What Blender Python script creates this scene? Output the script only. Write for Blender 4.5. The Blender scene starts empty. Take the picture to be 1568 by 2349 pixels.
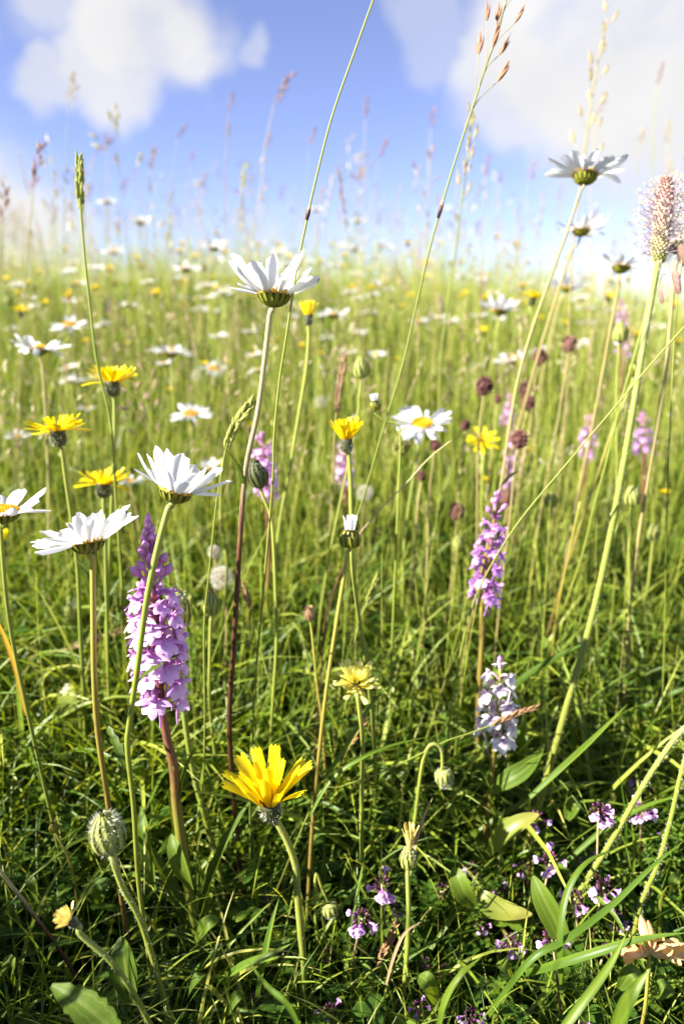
import bpy, math, random
import numpy as np
from mathutils import Vector, Matrix, Euler, Quaternion

random.seed(11)
rng = np.random.default_rng(11)
S = bpy.context.scene
COL = S.collection
PI = math.pi

# ------------------------------------------------------------------ camera, sky, sun, exposure
CAM_Z = 0.38
PITCH = math.radians(14.0)
SUN_EL = math.radians(31.0)
SUN_AZ = math.radians(-112.0)          # measured from +Y (view direction) towards +X; negative = from the west side
EXPOSURE = 2.0
SKY_STRENGTH = 0.066
SUN_STRENGTH = 5.0

cam_data = bpy.data.cameras.new('camera')
cam = bpy.data.objects.new('camera', cam_data)
COL.objects.link(cam)
cam.location = (0, 0, CAM_Z)
cam.rotation_euler = (PI / 2 - PITCH, 0, 0)
cam_data.sensor_fit = 'VERTICAL'
cam_data.sensor_height = 36.0
cam_data.lens = 24.0
cam_data.clip_start = 0.01
cam_data.clip_end = 2000
cam_data.dof.use_dof = True
cam_data.dof.focus_distance = 0.345
cam_data.dof.aperture_fstop = 5.0
cam_data.dof.aperture_blades = 7
S.camera = cam

RM = Euler((PI / 2 - PITCH, 0, 0)).to_matrix()
CAMP = Vector((0, 0, CAM_Z))


def ray(px, py):
    """Direction (unit depth) through a point of the photograph, in 1568-wide coordinates."""
    return RM @ Vector(((px - 784) / 1568.0, -(py - 1174.5) / 1568.0, -1.0))


def at(px, py, d):
    return CAMP + ray(px, py) * d


def on_plane(px, py, Y):
    r = ray(px, py)
    return CAMP + r * (Y / r.y)


def gz(x, y):
    x = np.asarray(x, float); y = np.asarray(y, float)
    u = np.maximum(y - 0.3, 0)
    v = np.minimum(u, 14.0)
    z = 0.225 * v - 0.0125 * v * v - 0.13 * (u - v)
    xc = np.clip(x, -14, 14)
    z = z - 0.040 * xc - 0.026 * xc * xc
    z = z - 0.05 * np.maximum(-y, 0)
    z = z + 0.006 * np.sin(x * 9.1 + 1.3) * np.cos(y * 7.7) + 0.02 * np.sin(x * 1.9) * np.sin(y * 1.6 + .4) * np.clip(y - 0.6, 0, 1)
    return z


def gzs(x, y):
    return float(gz(x, y))


sun_dir = Vector((math.sin(SUN_AZ) * math.cos(SUN_EL), math.cos(SUN_AZ) * math.cos(SUN_EL), math.sin(SUN_EL)))
sl = bpy.data.lights.new('sun', 'SUN')
sl.energy = SUN_STRENGTH
sl.angle = math.radians(0.5)
sl.color = (1.0, 0.955, 0.875)
so = bpy.data.objects.new('sun', sl)
COL.objects.link(so)
so.rotation_euler = (-sun_dir).to_track_quat('-Z', 'Y').to_euler()
so.location = (-3, -1, 4)

S.view_settings.view_transform = 'Standard'
S.view_settings.look = 'None'
S.view_settings.exposure = EXPOSURE
S.view_settings.gamma = 1.0
S.view_settings.use_curve_mapping = False
S.render.film_transparent = False
cy = S.cycles
cy.max_bounces = 7
cy.diffuse_bounces = 4
cy.glossy_bounces = 2
cy.transmission_bounces = 6
cy.sample_clamp_indirect = 6.0
cy.use_denoising = True
cy.caustics_reflective = False
cy.caustics_refractive = False


# ------------------------------------------------------------------ node helpers
class NT:
    def __init__(self, tree):
        self.t = tree
        self.n = tree.nodes
        self.l = tree.links

    def new(self, typ, **kw):
        nd = self.n.new(typ)
        for k, v in kw.items():
            setattr(nd, k, v)
        return nd

    def link(self, a, b):
        self.l.new(a, b)

    def val(self, sock, v):
        if hasattr(v, 'is_output') or isinstance(v, bpy.types.NodeSocket):
            self.l.new(v, sock)
        else:
            sock.default_value = v

    def math(self, op, a, b=0.0, c=None, clamp=False):
        nd = self.n.new('ShaderNodeMath')
        nd.operation = op
        nd.use_clamp = clamp
        self.val(nd.inputs[0], a)
        self.val(nd.inputs[1], b)
        if c is not None:
            self.val(nd.inputs[2], c)
        return nd.outputs[0]

    def vmath(self, op, a, b=None, out=0):
        nd = self.n.new('ShaderNodeVectorMath')
        nd.operation = op
        self.val(nd.inputs[0], a)
        if b is not None:
            self.val(nd.inputs[1], b)
        return nd.outputs[out]

    def ramp(self, fac, stops, interp='LINEAR'):
        nd = self.n.new('ShaderNodeValToRGB')
        nd.color_ramp.interpolation = interp
        el = nd.color_ramp.elements
        while len(el) < len(stops):
            el.new(0.5)
        for e, (p, c) in zip(el, stops):
            e.position = p
            e.color = (c[0], c[1], c[2], 1)
        self.val(nd.inputs[0], fac)
        return nd.outputs[0]

    def maprange(self, v, a, b, c=0.0, d=1.0, smooth=True):
        nd = self.n.new('ShaderNodeMapRange')
        nd.interpolation_type = 'SMOOTHSTEP' if smooth else 'LINEAR'
        nd.clamp = True if not smooth else nd.clamp
        self.val(nd.inputs[0], v)
        for i, q in enumerate((a, b, c, d)):
            self.val(nd.inputs[1 + i], q)
        return nd.outputs[0]

    def mix(self, fac, a, b, mode='MIX'):
        nd = self.n.new('ShaderNodeMix')
        nd.data_type = 'RGBA'
        nd.blend_type = mode
        self.val(nd.inputs[0], fac)
        self.val(nd.inputs[6], a if not isinstance(a, tuple) else (*a, 1)[:4])
        self.val(nd.inputs[7], b if not isinstance(b, tuple) else (*b, 1)[:4])
        return nd.outputs[2]


def build_world():
    w = bpy.data.worlds.new('World')
    S.world = w
    w.use_nodes = True
    nt = NT(w.node_tree)
    nt.n.clear()
    out = nt.new('ShaderNodeOutputWorld')
    bg = nt.new('ShaderNodeBackground')
    nt.link(bg.outputs[0], out.inputs[0])
    bg.inputs[1].default_value = SKY_STRENGTH
    sky = nt.new('ShaderNodeTexSky')
    sky.sky_type = 'NISHITA'
    sky.sun_disc = False
    sky.sun_elevation = SUN_EL
    sky.sun_rotation = SUN_AZ
    sky.altitude = 2600
    sky.air_density = 0.9
    sky.dust_density = 0.05
    sky.ozone_density = 1.6
    tc = nt.new('ShaderNodeTexCoord')
    d = nt.vmath('NORMALIZE', tc.outputs['Generated'])
    # warp the direction a little so that the cloud banks get ragged rims
    n1 = nt.new('ShaderNodeTexNoise')
    n1.inputs['Scale'].default_value = 7.0
    n1.inputs['Detail'].default_value = 5.0
    n1.inputs['Roughness'].default_value = 0.55
    nt.link(d, n1.inputs['Vector'])
    off = nt.vmath('SUBTRACT', n1.outputs['Color'], (0.5, 0.5, 0.5))
    off = nt.vmath('MULTIPLY', off, (0.16, 0.16, 0.15))
    dw = nt.vmath('ADD', d, off)
    banks = [  # px, py, angular radius, weight
        (320, 60, 0.105, 1.0), (245, 185, 0.075, .85), (125, 190, 0.045, .7), (410, 130, 0.065, .9), (150, -40, 0.08, .6),
        (1330, 80, 0.17, 1.0), (1470, 190, 0.14, 1.0), (1580, 60, 0.24, 1.0), (1180, 100, 0.085, .85), (1210, 260, 0.07, .8),
        (990, 70, 0.06, .35), (1720, 300, 0.18, .9), (20, 530, 0.09, 1.0), (150, 560, 0.06, .7), (-160, 470, 0.16, .9),
        (545, 90, 0.035, .45), (1500, 400, 0.08, .5)]
    total = None
    for px, py, rad, wt in banks:
        c = ray(px, py).normalized()
        dist = nt.vmath('DISTANCE', dw, tuple(c), out=1)
        m = nt.maprange(dist, rad, rad * 0.5, 0.0, wt)
        total = m if total is None else nt.math('MAXIMUM', total, m)
    # open fair-weather cumulus over the rest of the sky
    n2 = nt.new('ShaderNodeTexNoise')
    n2.inputs['Scale'].default_value = 2.6
    n2.inputs['Detail'].default_value = 6.0
    n2.inputs['Roughness'].default_value = 0.55
    st = nt.vmath('MULTIPLY', d, (1.0, 1.0, 2.4))
    st = nt.vmath('ADD', st, (3.7, 1.9, 0.4))
    nt.link(st, n2.inputs['Vector'])
    gen = nt.maprange(n2.outputs['Fac'], 0.66, 0.82, 0.0, 0.9)
    total = nt.math('MAXIMUM', total, gen)
    n3 = nt.new('ShaderNodeTexNoise')
    n3.inputs['Scale'].default_value = 5.0
    n3.inputs['Detail'].default_value = 4.0
    nt.link(d, n3.inputs['Vector'])
    body = nt.ramp(n3.outputs['Fac'], [(0.35, (3.2, 3.22, 3.3)), (0.65, (3.75, 3.7, 3.7))])
    dens = nt.math('MULTIPLY', total, nt.maprange(n1.outputs['Fac'], 0.22, 0.5, 0.6, 1.0))
    col = nt.mix(dens, nt.mix(1.0, sky.outputs[0], (1.20, 0.98, 1.08), 'MULTIPLY'), body)
    nt.link(col, bg.inputs[0])


build_world()

# ------------------------------------------------------------------ materials


def attr_fac(nt, a=0.0, b=0.0, c=0.0, o=0.0, d=0.0):
    """a*along + b*|across| + c*random + o*object random + d"""
    at_ = nt.new('ShaderNodeAttribute', attribute_name='tv')
    sp = nt.new('ShaderNodeSeparateXYZ')
    nt.link(at_.outputs['Vector'], sp.inputs[0])
    f = nt.math('MULTIPLY_ADD', sp.outputs[0], a, d)
    if b:
        f = nt.math('MULTIPLY_ADD', nt.math('ABSOLUTE', sp.outputs[1]), b, f)
    if c:
        f = nt.math('MULTIPLY_ADD', sp.outputs[2], c, f)
    if o:
        oi = nt.new('ShaderNodeObjectInfo')
        f = nt.math('MULTIPLY_ADD', oi.outputs['Random'], o, f)
    return f, sp


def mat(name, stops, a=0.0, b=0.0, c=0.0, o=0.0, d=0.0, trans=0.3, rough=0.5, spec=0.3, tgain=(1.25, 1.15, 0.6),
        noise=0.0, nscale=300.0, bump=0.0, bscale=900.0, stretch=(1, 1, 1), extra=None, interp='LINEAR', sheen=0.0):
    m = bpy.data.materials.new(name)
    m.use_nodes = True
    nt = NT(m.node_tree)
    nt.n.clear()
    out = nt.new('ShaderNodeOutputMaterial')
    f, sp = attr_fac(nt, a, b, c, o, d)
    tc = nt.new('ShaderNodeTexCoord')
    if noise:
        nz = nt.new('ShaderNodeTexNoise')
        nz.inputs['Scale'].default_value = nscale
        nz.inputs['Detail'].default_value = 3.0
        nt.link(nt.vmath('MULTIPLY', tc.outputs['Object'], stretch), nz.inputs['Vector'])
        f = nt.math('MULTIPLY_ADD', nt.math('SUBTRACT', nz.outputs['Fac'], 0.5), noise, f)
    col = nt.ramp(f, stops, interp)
    if extra:
        col = extra(nt, col, sp, tc)
    p = nt.new('ShaderNodeBsdfPrincipled')
    nt.link(col, p.inputs['Base Color'])
    p.inputs['Roughness'].default_value = rough
    p.inputs['Specular IOR Level'].default_value = spec
    if sheen:
        p.inputs['Sheen Weight'].default_value = sheen
    if bump:
        bz = nt.new('ShaderNodeTexNoise')
        bz.inputs['Scale'].default_value = bscale
        bz.inputs['Detail'].default_value = 2.0
        nt.link(nt.vmath('MULTIPLY', tc.outputs['Object'], stretch), bz.inputs['Vector'])
        bn = nt.new('ShaderNodeBump')
        bn.inputs['Strength'].default_value = bump
        bn.inputs['Distance'].default_value = 0.0006
        nt.link(bz.outputs['Fac'], bn.inputs['Height'])
        nt.link(bn.outputs[0], p.inputs['Normal'])
    if trans > 0:
        tr = nt.new('ShaderNodeBsdfTranslucent')
        tcol = nt.mix(1.0, col, tgain, 'MULTIPLY')
        nt.link(tcol, tr.inputs[0])
        mx = nt.new('ShaderNodeMixShader')
        mx.inputs[0].default_value = trans
        nt.link(p.outputs[0], mx.inputs[1])
        nt.link(tr.outputs[0], mx.inputs[2])
        nt.link(mx.outputs[0], out.inputs[0])
    else:
        nt.link(p.outputs[0], out.inputs[0])
    return m


def veins(nt, col, sp, tc):
    """paler ribs running along a leaf"""
    w = nt.math('SINE', nt.math('MULTIPLY', sp.outputs[1], 11.0))
    rib = nt.maprange(w, 0.75, 1.0, 0.0, 0.35)
    mid = nt.maprange(nt.math('ABSOLUTE', sp.outputs[1]), 0.10, 0.02, 0.0, 0.5)
    return nt.mix(nt.math('MAXIMUM', rib, mid), col, (0.24, 0.27, 0.06))


def grooves(nt, col, sp, tc):
    w = nt.math('SINE', nt.math('MULTIPLY', sp.outputs[1], 22.0))
    return nt.mix(nt.maprange(w, -1.0, 1.0, 0.0, 0.10), col, (0.62, 0.62, 0.66))


def purple_marks(nt, col, sp, tc):
    """looped purple pencilling in the middle of the lip"""
    at_ = nt.new('ShaderNodeAttribute', attribute_name='tv')
    cmb = nt.new('ShaderNodeCombineXYZ')
    nt.link(nt.math('MULTIPLY', sp.outputs[0], 3.0), cmb.inputs[0])
    nt.link(nt.math('MULTIPLY', nt.math('ABSOLUTE', sp.outputs[1]), 3.2), cmb.inputs[1])
    vz = nt.new('ShaderNodeTexVoronoi')
    vz.feature = 'DISTANCE_TO_EDGE'
    vz.inputs['Scale'].default_value = 1.6
    nt.link(cmb.outputs[0], vz.inputs['Vector'])
    line = nt.maprange(vz.outputs[0], 0.10, 0.03, 0.0, 1.0)
    reg = nt.math('MULTIPLY', nt.maprange(sp.outputs[0], 0.75, 0.5, 0, 1), nt.maprange(nt.math('ABSOLUTE', sp.outputs[1]), 0.85, 0.6, 0, 1))
    reg = nt.math('MULTIPLY', reg, nt.math('GREATER_THAN', sp.outputs[2], 0.4))
    return nt.mix(nt.math('MULTIPLY', nt.math('MULTIPLY_ADD', line, .5, .5), reg), col, (0.24, 0.04, 0.40))


M = {}
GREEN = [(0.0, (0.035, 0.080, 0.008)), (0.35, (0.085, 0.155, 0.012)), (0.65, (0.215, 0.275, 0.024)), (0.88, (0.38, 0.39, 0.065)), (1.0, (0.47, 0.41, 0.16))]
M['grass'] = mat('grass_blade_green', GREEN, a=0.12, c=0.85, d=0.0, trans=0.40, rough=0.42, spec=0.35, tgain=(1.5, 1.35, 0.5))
M['herb'] = mat('herb_leaf_green', [(0, (0.024, 0.060, 0.008)), (0.5, (0.062, 0.125, 0.012)), (0.85, (0.125, 0.195, 0.018)), (1, (0.22, 0.26, 0.035))],
                c=0.9, a=0.1, trans=0.38, rough=0.5, spec=0.28, tgain=(1.45, 1.4, 0.45))
M['culm'] = mat('culm_straw_green', [(0, (0.27, 0.34, 0.032)), (0.55, (0.40, 0.45, 0.065)), (0.8, (0.45, 0.41, 0.13)), (1, (0.50, 0.38, 0.20))],
                a=0.15, c=0.8, trans=0.28, rough=0.5, tgain=(1.3, 1.2, .6))
M['seed'] = mat('seed_head_buff', [(0, (0.50, 0.40, 0.24)), (0.35, (0.42, 0.29, 0.20)), (0.6, (0.46, 0.42, 0.16)), (0.85, (0.58, 0.52, 0.36)), (1, (0.36, 0.22, 0.17))],
                c=1.0, trans=0.35, rough=0.7, tgain=(1.2, 1.1, .9))
M['leaf'] = mat('broad_leaf', [(0, (0.045, 0.090, 0.009)), (0.6, (0.095, 0.155, 0.013)), (1, (0.17, 0.22, 0.025))], c=0.4, o=0.5, a=0.1, trans=0.38,
                rough=0.52, spec=0.25, extra=veins, tgain=(1.7, 1.45, 0.4), bump=0.25, bscale=700)
M['leaf_y'] = mat('broad_leaf_yellowed', [(0, (0.10, 0.15, 0.018)), (0.6, (0.20, 0.24, 0.03)), (1, (0.33, 0.29, 0.06))], a=0.7, o=0.3, trans=0.4,
                  rough=0.4, spec=0.4, extra=veins, tgain=(1.5, 1.3, 0.4))
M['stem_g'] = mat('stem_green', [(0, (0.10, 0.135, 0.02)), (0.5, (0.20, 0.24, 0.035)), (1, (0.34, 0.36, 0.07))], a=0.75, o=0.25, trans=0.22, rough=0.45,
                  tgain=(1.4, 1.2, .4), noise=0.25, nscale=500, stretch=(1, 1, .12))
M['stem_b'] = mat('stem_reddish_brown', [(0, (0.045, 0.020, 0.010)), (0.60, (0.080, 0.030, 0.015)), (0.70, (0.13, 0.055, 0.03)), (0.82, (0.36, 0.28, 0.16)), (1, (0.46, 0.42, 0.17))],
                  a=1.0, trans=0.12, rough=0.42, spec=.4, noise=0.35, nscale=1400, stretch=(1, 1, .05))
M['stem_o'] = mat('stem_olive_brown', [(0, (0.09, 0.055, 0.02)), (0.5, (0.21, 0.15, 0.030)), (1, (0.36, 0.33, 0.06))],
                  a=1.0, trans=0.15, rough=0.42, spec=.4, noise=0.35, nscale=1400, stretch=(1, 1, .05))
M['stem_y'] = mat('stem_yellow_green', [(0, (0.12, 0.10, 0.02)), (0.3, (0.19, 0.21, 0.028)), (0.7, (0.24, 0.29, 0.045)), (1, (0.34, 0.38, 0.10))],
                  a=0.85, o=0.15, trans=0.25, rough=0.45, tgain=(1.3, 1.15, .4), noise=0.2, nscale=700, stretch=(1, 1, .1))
M['stem_s'] = mat('stem_straw', [(0, (0.19, 0.15, 0.05)), (0.5, (0.32, 0.26, 0.09)), (1, (0.44, 0.36, 0.15))], a=0.5, o=0.5, trans=0.15, rough=0.55)
M['stem_orchid'] = mat('orchid_stem', [(0, (0.14, 0.19, 0.02)), (0.35, (0.20, 0.19, 0.028)), (0.55, (0.22, 0.11, 0.045)), (0.8, (0.19, 0.05, 0.06)), (1, (0.27, 0.10, 0.11))],
                       a=1.0, trans=0.15, rough=0.38, spec=.45, noise=0.5, nscale=120, stretch=(1, 1, .15))
M['petal_w'] = mat('white_petal', [(0, (0.70, 0.70, 0.58)), (0.15, (0.80, 0.80, 0.80)), (1, (0.83, 0.83, 0.84))], a=1.0, trans=0.50, rough=0.55, spec=0.2,
                   tgain=(1.08, 1.06, 1.0), extra=grooves)
M['disc'] = mat('yellow_disc', [(0, (0.62, 0.33, 0.01)), (0.5, (0.78, 0.46, 0.012)), (1, (0.80, 0.56, 0.03))], c=1.0, trans=0.1, rough=0.7, tgain=(1, .9, .3))
M['bract'] = mat('involucre_bract', [(0, (0.18, 0.20, 0.02)), (0.62, (0.24, 0.25, 0.03)), (0.80, (0.11, 0.09, 0.012)), (1, (0.045, 0.028, 0.008))], b=0.72, a=0.28,
                 trans=0.15, rough=0.45, tgain=(1.2, 1.1, .5))
M['ligule'] = mat('yellow_ligule', [(0, (0.80, 0.52, 0.004)), (0.35, (0.85, 0.68, 0.005)), (1, (0.87, 0.76, 0.016))], a=0.8, o=0.2, trans=0.48, rough=0.45,
                  spec=.35, tgain=(1.05, .95, .4), extra=lambda nt, c, sp, tc: nt.mix(nt.maprange(nt.math('SINE', nt.math('MULTIPLY', sp.outputs[1], 16.0)), -1, 1, 0, .16), c, (0.74, 0.46, 0.004)))
M['ligule_p'] = mat('pale_yellow_ligule', [(0, (0.82, 0.68, 0.04)), (1, (0.86, 0.82, 0.26))], a=0.9, trans=0.38, rough=0.5, tgain=(1, 1, .5))
M['ligule_w'] = mat('withered_ligule', [(0, (0.80, 0.66, 0.16)), (0.6, (0.82, 0.68, 0.28)), (1, (0.70, 0.42, 0.38))], c=0.5, b=0.5, trans=0.3, rough=0.6, tgain=(1, .9, .7))
M['inv_dark'] = mat('hawkbit_involucre', [(0, (0.14, 0.16, 0.05)), (0.5, (0.085, 0.095, 0.03)), (1, (0.035, 0.035, 0.015))], b=0.6, a=0.4, trans=0.12, rough=0.6)
M['inv_pale'] = mat('hawkbit_bud', [(0, (0.42, 0.45, 0.13)), (0.5, (0.32, 0.35, 0.08)), (1, (0.15, 0.17, 0.035))], b=0.75, a=0.25, trans=0.15, rough=0.6)
M['hair'] = mat('pale_plant_hair', [(0, (0.62, 0.63, 0.46)), (1, (0.78, 0.78, 0.66))], a=1.0, trans=0.45, rough=0.6, tgain=(1, 1, .9))
M['orchid'] = mat('fragrant_orchid_pink', [(0, (0.42, 0.13, 0.42)), (0.35, (0.64, 0.30, 0.63)), (0.7, (0.75, 0.44, 0.73)), (1, (0.79, 0.55, 0.78))], a=0.75, c=0.15, o=0.25, trans=0.33,
                  rough=0.45, spec=.4, tgain=(1.05, .95, 1.1))
M['orchid_bud'] = mat('orchid_bud_magenta', [(0, (0.52, 0.24, 0.36)), (0.5, (0.60, 0.26, 0.54)), (1, (0.48, 0.18, 0.52))], a=0.6, o=0.4, trans=0.2, rough=0.4, spec=.4)
M['orchid_m'] = mat('magenta_orchid', [(0, (0.34, 0.07, 0.38)), (0.45, (0.56, 0.23, 0.62)), (1, (0.72, 0.44, 0.78))], a=0.8, o=0.3, trans=0.33, rough=0.45, tgain=(1.05, .95, 1.1))
M['orchid_w'] = mat('spotted_orchid_white', [(0, (0.66, 0.46, 0.58)), (0.4, (0.80, 0.69, 0.70)), (1, (0.84, 0.79, 0.74))], a=0.9, o=0.2, trans=0.33, rough=0.5,
                    tgain=(1, .97, 1), extra=purple_marks)
M['bract_o'] = mat('orchid_bract', [(0, (0.30, 0.22, 0.07)), (0.5, (0.36, 0.13, 0.09)), (1, (0.30, 0.07, 0.10))], a=1.0, trans=0.25, rough=0.45)
M['thyme'] = mat('thyme_floret', [(0, (0.48, 0.18, 0.50)), (0.5, (0.64, 0.35, 0.66)), (1, (0.74, 0.51, 0.76))], a=0.8, o=0.25, trans=0.3, rough=0.5, tgain=(1, .95, 1.05))
M['calyx'] = mat('thyme_calyx', [(0, (0.045, 0.014, 0.022)), (0.6, (0.075, 0.022, 0.045)), (0.85, (0.18, 0.035, 0.13)), (1, (0.13, 0.11, 0.05))], c=1.0, trans=0.1, rough=0.5)
M['burnet'] = mat('burnet_head', [(0, (0.085, 0.030, 0.026)), (0.5, (0.19, 0.080, 0.060)), (0.8, (0.36, 0.22, 0.15)), (1, (0.24, 0.20, 0.06))], c=0.45, o=0.55, trans=0.12, rough=0.6)
M['burnet_g'] = mat('burnet_head_green', [(0, (0.18, 0.19, 0.04)), (1, (0.36, 0.35, 0.09))], c=1.0, trans=0.15, rough=0.6)
M['spike_p'] = mat('plantain_spike', [(0, (0.44, 0.46, 0.14)), (0.42, (0.58, 0.52, 0.32)), (0.62, (0.62, 0.44, 0.36)), (1, (0.52, 0.30, 0.24))], a=0.85, c=0.3, trans=0.15, rough=0.6)
M['stamen'] = mat('plantain_stamen', [(0, (0.56, 0.38, 0.50)), (0.6, (0.62, 0.47, 0.55)), (0.9, (0.68, 0.58, 0.44)), (1, (0.72, 0.63, 0.42))], a=1.0, trans=0.35, rough=0.6, tgain=(1, 1, 1))
M['pappus'] = mat('seed_clock_pappus', [(0, (0.45, 0.40, 0.30)), (0.5, (0.72, 0.69, 0.60)), (1, (0.78, 0.76, 0.70))], a=1.0, trans=0.4, rough=0.7, tgain=(1, 1, 1))
M['dry'] = mat('dry_brown', [(0, (0.22, 0.12, 0.06)), (0.5, (0.38, 0.25, 0.13)), (1, (0.50, 0.38, 0.22))], c=0.6, o=0.4, trans=0.2, rough=0.65)
M['spk_g'] = mat('green_spikelet', [(0, (0.28, 0.31, 0.05)), (0.5, (0.42, 0.42, 0.10)), (0.8, (0.56, 0.53, 0.24)), (1, (0.54, 0.36, 0.16))], c=0.5, a=0.35, o=0.15, trans=0.25, rough=0.5)
M['spk_b'] = mat('brown_spikelet', [(0, (0.30, 0.19, 0.08)), (0.5, (0.34, 0.16, 0.09)), (1, (0.44, 0.30, 0.16))], c=0.5, a=0.35, o=0.15, trans=0.2, rough=0.6)
M['spk_p'] = mat('purple_spikelet', [(0, (0.27, 0.20, 0.12)), (0.5, (0.30, 0.16, 0.15)), (1, (0.46, 0.34, 0.24))], c=0.5, a=0.4, o=0.1, trans=0.22, rough=0.6)
M['orange'] = mat('withered_trefoil', [(0, (0.70, 0.58, 0.30)), (0.5, (0.74, 0.48, 0.22)), (1, (0.66, 0.26, 0.10))], a=0.8, c=0.3, trans=0.3, rough=0.6)
M['orange_blade'] = mat('yellowing_blade', [(0, (0.42, 0.20, 0.02)), (1, (0.55, 0.33, 0.02))], a=1.0, trans=0.35, rough=0.5)


def ground_material():
    m = bpy.data.materials.new('meadow_soil')
    m.use_nodes = True
    nt = NT(m.node_tree)
    p = nt.n['Principled BSDF']
    tc = nt.new('ShaderNodeTexCoord')
    nz = nt.new('ShaderNodeTexNoise')
    nz.inputs['Scale'].default_value = 40
    nz.inputs['Detail'].default_value = 8
    nt.link(tc.outputs['Object'], nz.inputs['Vector'])
    n2 = nt.new('ShaderNodeTexNoise')
    n2.inputs['Scale'].default_value = 3
    n2.inputs['Detail'].default_value = 5
    nt.link(tc.outputs['Object'], n2.inputs['Vector'])
    c1 = nt.ramp(nz.outputs['Fac'], [(0.3, (0.020, 0.018, 0.008)), (0.55, (0.035, 0.050, 0.012)), (0.75, (0.075, 0.085, 0.025))])
    c2 = nt.mix(nt.maprange(n2.outputs['Fac'], .4, .65, 0, .5), c1, (0.07, 0.09, 0.02))
    nt.link(c2, p.inputs['Base Color'])
    p.inputs['Roughness'].default_value = 0.9
    b = nt.new('ShaderNodeBump')
    b.inputs['Distance'].default_value = 0.01
    nt.link(nz.outputs['Fac'], b.inputs['Height'])
    nt.link(b.outputs[0], p.inputs['Normal'])
    return m


M['soil'] = ground_material()

# ------------------------------------------------------------------ geometry helpers
# a "piece" is (V, Q, T, A): points, quads, triangles and per-point (along, across, random)
NOQ = np.zeros((0, 4), int)
NOT_ = np.zeros((0, 3), int)


def cat(ps):
    V, Q, T, A = [], [], [], []
    n = 0
    for v, q, t, a in ps:
        V.append(v); Q.append(q + n); T.append(t + n); A.append(a)
        n += len(v)
    return np.concatenate(V), np.concatenate(Q), np.concatenate(T), np.concatenate(A)


def xf(p, Mx, rnd=None):
    Mx = np.array(Mx)
    V = p[0] @ Mx[:3, :3].T + Mx[:3, 3]
    A = p[3]
    if rnd is not None:
        A = A.copy(); A[:, 2] = rnd
    return V, p[1], p[2], A


def scatter(p, R, T, rnd):
    """many copies of a piece merged: R (N,3,3), T (N,3), rnd (N,)"""
    V, Q, Tr, A = p
    n, k = len(T), len(V)
    VV = np.einsum('nij,kj->nki', R, V) + T[:, None, :]
    offs = (np.arange(n) * k)
    QQ = (Q[None] + offs[:, None, None]).reshape(-1, 4)
    TT = (Tr[None] + offs[:, None, None]).reshape(-1, 3)
    AA = np.repeat(A[None], n, 0)
    AA[:, :, 2] = np.clip(rnd[:, None] + 0.0 * AA[:, :, 2], 0, 1)
    return VV.reshape(-1, 3), QQ, TT, AA.reshape(-1, 3)


def mesh(name, p, m, smooth=True):
    V, Q, T, A = p
    me = bpy.data.meshes.new(name)
    nq, ntr = len(Q), len(T)
    me.vertices.add(len(V))
    me.vertices.foreach_set('co', np.ascontiguousarray(V, dtype=np.float32).ravel())
    loops = np.concatenate([Q.ravel(), T.ravel()]).astype(np.int32)
    me.loops.add(len(loops))
    me.loops.foreach_set('vertex_index', loops)
    me.polygons.add(nq + ntr)
    starts = np.concatenate([np.arange(nq) * 4, nq * 4 + np.arange(ntr) * 3]).astype(np.int32)
    me.polygons.foreach_set('loop_start', starts)
    at_ = me.attributes.new('tv', 'FLOAT_VECTOR', 'POINT')
    at_.data.foreach_set('vector', np.ascontiguousarray(A, dtype=np.float32).ravel())
    me.update(calc_edges=True)
    if smooth:
        me.polygons.foreach_set('use_smooth', np.ones(nq + ntr, bool))
    me.materials.append(m)
    return me


def grid(nu, nv):
    i = np.arange(nu)[:, None] * (nv + 1) + np.arange(nv)[None]
    i = i.ravel()
    return np.stack([i, i + 1, i + nv + 2, i + nv + 1], 1)


def strip(L, wf, n=6, m=2, th0=0.0, curl=0.0, cup=0.0, p=1.0, tip=None, ridge=0.0, twist=0.0, side=0.0, fold=0.0):
    """A blade, leaf or petal: grows along +X, its face up (+Z); wf(t) is the half width."""
    t = np.linspace(0, 1, n + 1)
    th = th0 + curl * t ** p
    ds = L / n
    x = np.concatenate([[0], np.cumsum(np.cos((th[1:] + th[:-1]) / 2)) * ds])
    z = np.concatenate([[0], np.cumsum(np.sin((th[1:] + th[:-1]) / 2)) * ds])
    w = np.array([wf(q) for q in t])
    s = np.linspace(-1, 1, m + 1)
    nx, nz = -np.sin(th), np.cos(th)
    tw = twist * t
    y0 = side * L * t ** 2
    off = cup * w[:, None] * (s[None] ** 2) + fold * w[:, None] * np.abs(s[None]) + ridge * np.cos(s[None] * PI * 2) * (w[:, None] > 0)
    ws = w[:, None] * s[None]
    cy_, sy_ = np.cos(tw)[:, None], np.sin(tw)[:, None]
    Y = ws * cy_ - off * sy_ + y0[:, None]
    N = ws * sy_ + off * cy_
    X = x[:, None] + nx[:, None] * N
    Z = z[:, None] + nz[:, None] * N
    if tip is not None:
        tip = np.asarray(tip)
        X[-1] += tip * np.cos(th[-1]); Z[-1] += tip * np.sin(th[-1])
    V = np.stack([X, Y, Z], -1).reshape(-1, 3)
    A = np.zeros((len(V), 3))
    A[:, 0] = np.repeat(t, m + 1)
    A[:, 1] = np.tile(s, n + 1)
    return V, grid(n, m), NOT_, A


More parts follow.
